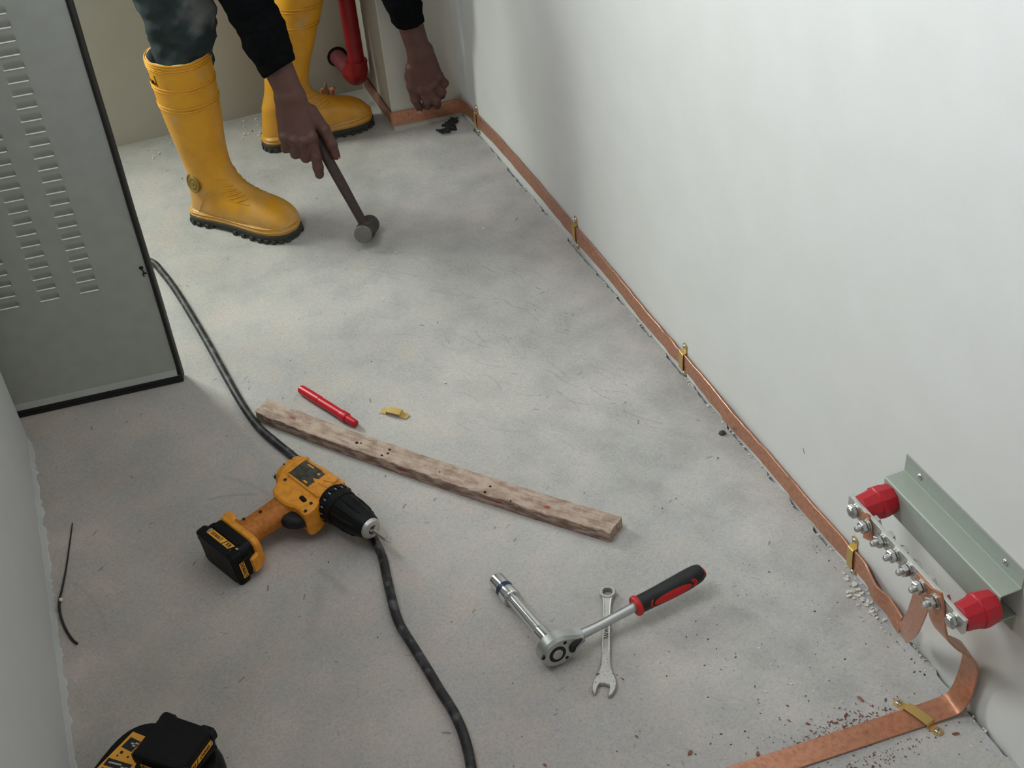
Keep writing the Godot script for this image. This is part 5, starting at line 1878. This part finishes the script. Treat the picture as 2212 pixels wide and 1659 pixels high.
func build_charger() -> void:
	# local: x along the pack towards the photographer's left, z across
	var X := Vector3(-0.705, 0, 0.709).normalized()
	var base := Transform3D(Basis(X, Vector3.UP, X.cross(Vector3.UP)), Vector3(-0.172, 0, -1.208))
	var t := thing("battery_charger", "black battery charger with a yellow printed label, at the bottom left", "charger", base)
	var plan := []
	for i in 48:
		var a := TAU * i / 48
		plan.append(Vector2(0.012 + signf(cos(a)) * pow(absf(cos(a)), 0.66) * 0.088, 0.014 + signf(sin(a)) * pow(absf(sin(a)), 0.66) * 0.089))
	var rings := []
	for q in [[0.90, 0.0], [0.985, 0.004], [1.0, 0.010], [1.0, 0.024], [0.985, 0.033], [0.955, 0.041], [0.92, 0.0445], [0.6, 0.0455]]:
		var g := PackedVector3Array()
		for p in plan:
			g.append(Vector3(0.012 + (p.x - 0.012) * q[0], q[1], 0.014 + (p.y - 0.014) * q[0]))
		rings.append(g)
	var s := Sh.new().loft(rings)
	s.box(Vector3(-0.026, 0.048, -0.010), Vector3(0.07, 0.010, 0.080), Basis(), 0.003)
	obj("housing", s, M.tool_black, t, 32.0)
	# printed label on the top, to the left of the pack
	var flat := Transform3D(Basis(Vector3(1, 0, 0), Vector3(0, 0, 1), Vector3(0, -1, 0)), Vector3(0, 0.0455, 0))
	s = Sh.new().prism(PackedVector2Array([Vector2(-0.0394, 0.0800), Vector2(-0.0385, 0.052), Vector2(-0.0130, 0.047), Vector2(0.0119, 0.040), Vector2(0.060, 0.038), Vector2(0.068, 0.084), Vector2(0.0275, 0.0900)]), -0.0016, 0.0006, flat)
	var lb := obj("label", s, M.label_yellow, t)
	for q in [[-0.0305, 0.0765, -0.0285, 0.058, -0.0120, 0.0795], [0.0095, 0.0850, 0.0075, 0.046, 0.0215, 0.0850], [0.0255, 0.0840, 0.0245, 0.050, 0.0340, 0.0840]]:
		var p0 := Vector2(q[0], q[1])
		var p1 := Vector2(q[2], q[3])
		var p2 := Vector2(q[4], q[5])
		s = Sh.new().prism(PackedVector2Array([p0, p1, p1 + p2 - p0, p2]), -0.0014, 0.0, flat)
		s.prism(PackedVector2Array([p0, p1, p1 + p2 - p0, p2]), -0.0022, -0.0016, flat)
		obj("label_panel", s, M.ink_black, lb)
	s = Sh.new()
	for p in [[-0.022, 0.067], [-0.019, 0.063], [-0.024, 0.061], [0.0165, 0.056], [0.0155, 0.050]]:
		s.box(Vector3(p[0], 0.0480, p[1]), Vector3(0.0028, 0.0008, 0.0048), Basis(Vector3.UP, 0.1))
	s.box(Vector3(0.0145, 0.0480, 0.070), Vector3(0.0025, 0.0008, 0.020), Basis(Vector3.UP, 0.1))
	var pr := obj("label_print", s, M.label_grey, lb)
	pr.set_meta("kind", "stuff")
	for p in [[-0.0045, 0.0735, 0.0026], [-0.0010, 0.0600, 0.0018], [0.002, 0.076, 0.0016]]:
		s = Sh.new().lathe([Vector2(0, 0), Vector2(p[2], 0), Vector2(p[2], 0.0022), Vector2(0, 0.0022)], Transform3D(Basis(), Vector3(p[0], 0.0452, p[1])), 10)
		obj("label_symbol", s, M.ink_black, lb)
	# the pack in it stands upside down: its flat bottom is uppermost
	var u := thing("battery_pack", "black battery pack with yellow lettering strips plugged into the charger", "battery", Transform3D(base.basis * Basis(Vector3(1, 0, 0), PI) * Basis.from_scale(Vector3(0.70, 0.92, 1.28)), Vector3(-0.1466, 0.0860, -1.2195)))
	var b := battery(u, Transform3D(), "pack")
	s = Sh.new().prism(round_rect(0.0125, 0.046, 0.001, 2), 0, 0.0006, Transform3D(Basis(Vector3(0, 1, 0), Vector3(0, 0, 1), Vector3(1, 0, 0)), Vector3(0.0578, 0.0215, 0.0)))
	obj("front_label", s, M.label_yellow, b)
	lettering("lettering", "DEWALT", 0.0085, M.ink_black, b, Transform3D(Basis(Vector3(0, 0, 1), Vector3(0, -1, 0), Vector3(1, 0, 0)), Vector3(0.0586, 0.0215, 0.0)))


func build_ratchet() -> void:
	# local: x along the handle, y up in the plane of the head, z out of its face
	var z := Vector3(0.130, 0.095, 0.987).normalized()
	var x := Vector3(0.9895, 0.051, -0.1352).normalized()
	var t := thing("ratchet_wrench", "chrome ratchet with a black and red grip, an extension bar and a socket", "ratchet", Transform3D(Basis(x, z.cross(x), z).orthonormalized(), Vector3(0.4051, 0.0285, -1.1856)))
	# head: a pear-shaped block running into the handle
	var half := [[-0.0262, 0.0], [-0.0250, 0.0085], [-0.0210, 0.0168], [-0.0130, 0.0232], [0.0, 0.0262], [0.0110, 0.0252], [0.0200, 0.0215], [0.0300, 0.0160], [0.0390, 0.0110], [0.0480, 0.0082]]
	var sm := rows(half, 3)
	var poly := PackedVector2Array()
	for q in sm:
		poly.append(Vector2(q[0], q[1]))
	for i in range(sm.size() - 1, 0, -1):
		poly.append(Vector2(sm[i][0], -sm[i][1]))
	var s := Sh.new().prism(poly, -0.020, 0.005, Transform3D(), 0.0045)
	obj("head", s, M.chrome_satin, t, 42.0)
	s = Sh.new().ring([Vector2(0.0085, 0.003), Vector2(0.0140, 0.003), Vector2(0.0140, 0.0052), Vector2(0.0085, 0.0050)], Transform3D(along(Vector3(0, 0, 1)), Vector3(-0.0015, -0.0005, 0)), 36)
	obj("release_ring", s, M.tool_matt, t)
	s = Sh.new().lathe([Vector2(0, 0.002), Vector2(0.0085, 0.002), Vector2(0.0083, 0.0062), Vector2(0.0070, 0.0070), Vector2(0, 0.0072)], Transform3D(along(Vector3(0, 0, 1)), Vector3(-0.0015, -0.0005, 0)), 30)
	obj("release_button", s, M.chrome_satin, t)
	for p in [[0.0135, 0.0140], [0.0120, -0.0160], [-0.0245, 0.006]]:
		s = Sh.new().lathe([Vector2(0, 0.003), Vector2(0.0030, 0.003), Vector2(0.0030, 0.0053), Vector2(0.0024, 0.0056), Vector2(0, 0.0056)], Transform3D(along(Vector3(0, 0, 1)), Vector3(p[0], p[1], 0)), 14)
		obj("rivet", s, M.tool_matt, t)
	s = Sh.new().prism(PackedVector2Array([Vector2(0.0180, -0.0068), Vector2(0.0215, -0.0098), Vector2(0.0262, -0.0082), Vector2(0.0285, -0.0030), Vector2(0.0390, 0.0042), Vector2(0.0410, 0.0070), Vector2(0.0375, 0.0084), Vector2(0.0230, 0.0048), Vector2(0.0185, -0.0005)]), 0.004, 0.0095, Transform3D(), 0.0014)
	obj("reverse_lever", s, M.tool_matt, t, 40.0)
	# shaft
	var rings := []
	for q in rows([[0.030, 0.0125, 0.0095, -0.0075], [0.040, 0.0098, 0.0088, -0.0075], [0.052, 0.0078, 0.0078, -0.0070], [0.075, 0.0070, 0.0070, -0.0060], [0.110, 0.0072, 0.0072, -0.0060], [0.146, 0.0078, 0.0078, -0.0060]], 4):
		var g := PackedVector3Array()
		for j in 24:
			var a := TAU * j / 24
			g.append(Vector3(q[0], cos(a) * q[1], q[3] + sin(a) * q[2]))
		rings.append(g)
	s = Sh.new().loft(rings)
	obj("shaft", s, M.chrome_satin, t, 50.0)
	# grip
	var c := -0.006
	var ax := Transform3D(along(Vector3(1, 0, 0)), Vector3(0, 0, c))
	s = Sh.new().lathe([Vector2(0.007, 0.1405), Vector2(0.0150, 0.1405), Vector2(0.0162, 0.1425), Vector2(0.0162, 0.1465), Vector2(0.0150, 0.1485), Vector2(0.007, 0.1485)], ax, 30)
	obj("collar", s, M.handle_red, t, 40.0)
	rings = []
	for q in rows([[0.1475, 0.0142, 0.0142], [0.156, 0.0138, 0.0140], [0.178, 0.0142, 0.0145], [0.205, 0.0152, 0.0155], [0.232, 0.0156, 0.0158], [0.248, 0.0152, 0.0152], [0.258, 0.0140, 0.0140], [0.2635, 0.0110, 0.0110], [0.265, 0.0050, 0.0050]], 4):
		var g := PackedVector3Array()
		for j in 32:
			var a := TAU * j / 32
			g.append(Vector3(q[0], cos(a) * q[1] - 0.002 * sin((q[0] - 0.148) * 27.0), c + sin(a) * q[2]))
		rings.append(g)
	s = Sh.new().loft(rings)
	var grip := obj("grip", s, M.handle_black, t, 45.0)
	# red inlay along the side, with two arcs at its ends
	s = Sh.new()
	var inlay := []
	for i in 21:
		var e := i / 20.0
		var xx := lerpf(0.168, 0.236, e)
		var w := 0.0073 * pow(maxf(0.0, 1.0 - pow(2.0 * e - 1.0, 2.0)), 0.5) + 0.0002
		var rad := lerpf(0.0142, 0.0161, e) - 0.0003
		var g := PackedVector3Array()
		for j in 9:
			var a := 0.12 + (j - 4) / 4.0 * w / rad
			var bend := -0.002 * sin((xx - 0.148) * 27.0)
			g.append(Vector3(xx, sin(a) * (rad + 0.0010) + bend, c + cos(a) * (rad + 0.0010)))
		for j in 9:
			var a := 0.12 + (4 - j) / 4.0 * w / rad
			var bend := -0.002 * sin((xx - 0.148) * 27.0)
			g.append(Vector3(xx, sin(a) * (rad - 0.001) + bend, c + cos(a) * (rad - 0.001)))
		inlay.append(g)
	s.loft(inlay)
	obj("inlay", s, M.handle_red, grip, 45.0)
	for e in [[0.1625, 1.0], [0.2415, -1.0], [0.2450, -1.0]]:
		s = Sh.new()
		var arc := []
		for j in 9:
			var a := 0.12 + (j - 4) / 4.0 * 0.52
			var rad := 0.0146 if e[1] > 0 else 0.0154
			arc.append(Vector3(e[0] + e[1] * 0.006 * pow((j - 4) / 4.0, 2.0), sin(a) * rad - 0.002 * sin((e[0] - 0.148) * 27.0), c + cos(a) * rad))
		s.tube(arc, [0.0002, 0.0011, 0.0013, 0.0014, 0.0014, 0.0014, 0.0013, 0.0011, 0.0002], 6)
		obj("inlay_arc", s, M.handle_red, grip, 45.0)
	s = Sh.new().ring([Vector2(0.0040, 0.2605), Vector2(0.0085, 0.2600), Vector2(0.0085, 0.2652), Vector2(0.0070, 0.2665), Vector2(0.0040, 0.2655)], Transform3D(along(Vector3(1, 0, 0)), Vector3(0, -0.0005, c + 0.003)), 20)
	obj("inlay_ring", s, M.handle_red, grip, 45.0)
	# extension bar and socket behind the head
	var back := Transform3D(along(Vector3(0, 0, -1)), Vector3.ZERO)
	s = Sh.new().lathe([Vector2(0, 0.018), Vector2(0.0150, 0.018), Vector2(0.0152, 0.024), Vector2(0.0128, 0.028), Vector2(0.0125, 0.050), Vector2(0.0115, 0.0525), Vector2(0.0098, 0.054), Vector2(0.0094, 0.145), Vector2(0.0098, 0.147), Vector2(0, 0.147)], back, 30)
	obj("extension_bar", s, M.chrome, t, 35.0)
	s = Sh.new().lathe([Vector2(0, 0.140), Vector2(0.0135, 0.140), Vector2(0.0148, 0.142), Vector2(0.0148, 0.157), Vector2(0.0142, 0.1595), Vector2(0.0138, 0.168), Vector2(0.0142, 0.171), Vector2(0.0142, 0.1915), Vector2(0.0134, 0.193), Vector2(0.0100, 0.193), Vector2(0.0095, 0.180), Vector2(0, 0.180)], back, 30)
	var so := obj("socket", s, M.chrome, t, 35.0)
	s = Sh.new().ring([Vector2(0.0130, 0.1592), Vector2(0.0144, 0.1592), Vector2(0.0144, 0.1685), Vector2(0.0130, 0.1685)], back, 30)
	obj("blue_band", s, M.blue_band, so)


func build_wrench() -> void:
	# local: x from the ring to the open jaw, y across, z up
	var a := Vector3(0.5290, 0, -1.2790)
	var b := Vector3(0.4490, 0, -1.1135)
	var x := (b - a).normalized()
	var t := thing("combination_wrench", "worn steel combination wrench lying under the ratchet handle", "wrench", Transform3D(Basis(x, Vector3.UP.cross(x), Vector3.UP), a))
	var long := a.distance_to(b)
	var s := Sh.new()
	s.ring([Vector2(0.0082, 0.0015), Vector2(0.0085, 0.0008), Vector2(0.0118, 0.0008), Vector2(0.0128, 0.0020), Vector2(0.0128, 0.0082), Vector2(0.0118, 0.0095), Vector2(0.0088, 0.0095), Vector2(0.0082, 0.0088)], Transform3D(along(Vector3(0, 0, 1)), Vector3.ZERO), 36)
	for i in 12:
		var e := TAU * i / 12
		s.prism(PackedVector2Array([Vector2(0.0072, 0), Vector2(0.0086, -0.0018), Vector2(0.0086, 0.0018)]), 0.0012, 0.0092, Transform3D(Basis(Vector3(0, 0, 1), e), Vector3.ZERO))
	var rings := []
	for q in rows([[0.0095, 0.0092, 0.0052, 0.0036], [0.016, 0.0076, 0.0050, 0.0034], [0.030, 0.0064, 0.0042, 0.0030], [0.060, 0.0062, 0.0040, 0.0029], [0.110, 0.0068, 0.0040, 0.0029], [0.140, 0.0078, 0.0040, 0.0030], [0.153, 0.0105, 0.0042, 0.0033], [0.160, 0.0135, 0.0043, 0.0034]], 4):
		var g := PackedVector3Array()
		for j in [[1.0, 0.35], [0.86, 0.9], [0.72, 1.0], [0.60, 0.80], [-0.60, 0.80], [-0.72, 1.0], [-0.86, 0.9], [-1.0, 0.35], [-1.0, -0.35], [-0.8, -1.0], [0.8, -1.0], [1.0, -0.35]]:
			g.append(Vector3(q[0], j[0] * q[1], q[2] + j[1] * q[3]))
		rings.append(g)
	s.loft(rings)
	# open jaw, turned fifteen degrees
	var jaw := PackedVector2Array()
	var k := [[-0.018, 0.0085], [-0.010, 0.0140], [0.000, 0.0172], [0.010, 0.0172], [0.0180, 0.0150], [0.0225, 0.0115], [0.0215, 0.0090], [0.0080, 0.0088], [0.0035, 0.0070], [0.0020, 0.0]]
	for q in k:
		jaw.append(Vector2(q[0], q[1]))
	for i in range(k.size() - 2, -1, -1):
		jaw.append(Vector2(k[i][0], -k[i][1]))
	s.prism(jaw, 0.0008, 0.0076, Transform3D(Basis(Vector3(0, 0, 1), -0.20), Vector3(long - 0.0075, 0.0, 0)), 0.0010)
	obj("shank", s, M.steel_worn, t, 35.0)
	lettering("stamped_lettering", "TAIWAN", 0.0062, M.hammer_iron, t, Transform3D(Basis(Vector3(-1, 0, 0), Vector3(0, -1, 0), Vector3(0, 0, 1)), Vector3(0.078, 0, 0.0064)))


func build_hammer() -> void:
	# local: y along the handle towards the hand, z out of the striking face
	var head := Vector3(0.489, 0.0345, -2.493)
	var y := Vector3(-0.26, 0.893, -0.367).normalized()
	var f := Vector3(-0.45, 0.31, 0.83)
	f = (f - y * f.dot(y)).normalized()
	var t := thing("club_hammer", "short-handled club hammer held in the right hand, its worn head near the floor", "hammer", Transform3D(Basis(y.cross(f), y, f), head))
	var fz := Transform3D(along(Vector3(0, 0, 1)), Vector3.ZERO)
	var s := Sh.new()
	s.lathe([Vector2(0, -0.043), Vector2(0.0175, -0.043), Vector2(0.0215, -0.040), Vector2(0.0225, -0.030), Vector2(0.0205, -0.018), Vector2(0.0172, -0.010), Vector2(0.0165, 0.008), Vector2(0.0180, 0.020), Vector2(0.0198, 0.030), Vector2(0.0198, 0.038), Vector2(0.0, 0.038)], fz, 20)
	s.box(Vector3(0, 0, -0.002), Vector3(0.034, 0.036, 0.034), Basis(), 0.006)
	obj("head", s, M.hammer_iron, t, 32.0)
	s = Sh.new().lathe([Vector2(0, 0.036), Vector2(0.0200, 0.036), Vector2(0.0206, 0.0395), Vector2(0.0190, 0.0420), Vector2(0.0100, 0.0430), Vector2(0, 0.0432)], fz, 28)
	obj("striking_face", s, M.hammer_face, t, 40.0)
	var rings := []
	for q in rows([[-0.020, 0.0100, 0.0130], [0.010, 0.0100, 0.0128], [0.05, 0.0104, 0.0118], [0.12, 0.0118, 0.0115], [0.18, 0.0120, 0.0115], [0.235, 0.0125, 0.0120], [0.248, 0.0110, 0.0105], [0.252, 0.0050, 0.0050]], 4):
		var g := PackedVector3Array()
		for j in 20:
			var a := TAU * j / 20
			g.append(Vector3(cos(a) * q[1], q[0], sin(a) * q[2]))
		rings.append(g)
	s = Sh.new().loft(rings)
	obj("handle", s, M.hammer_wood, t, 45.0)
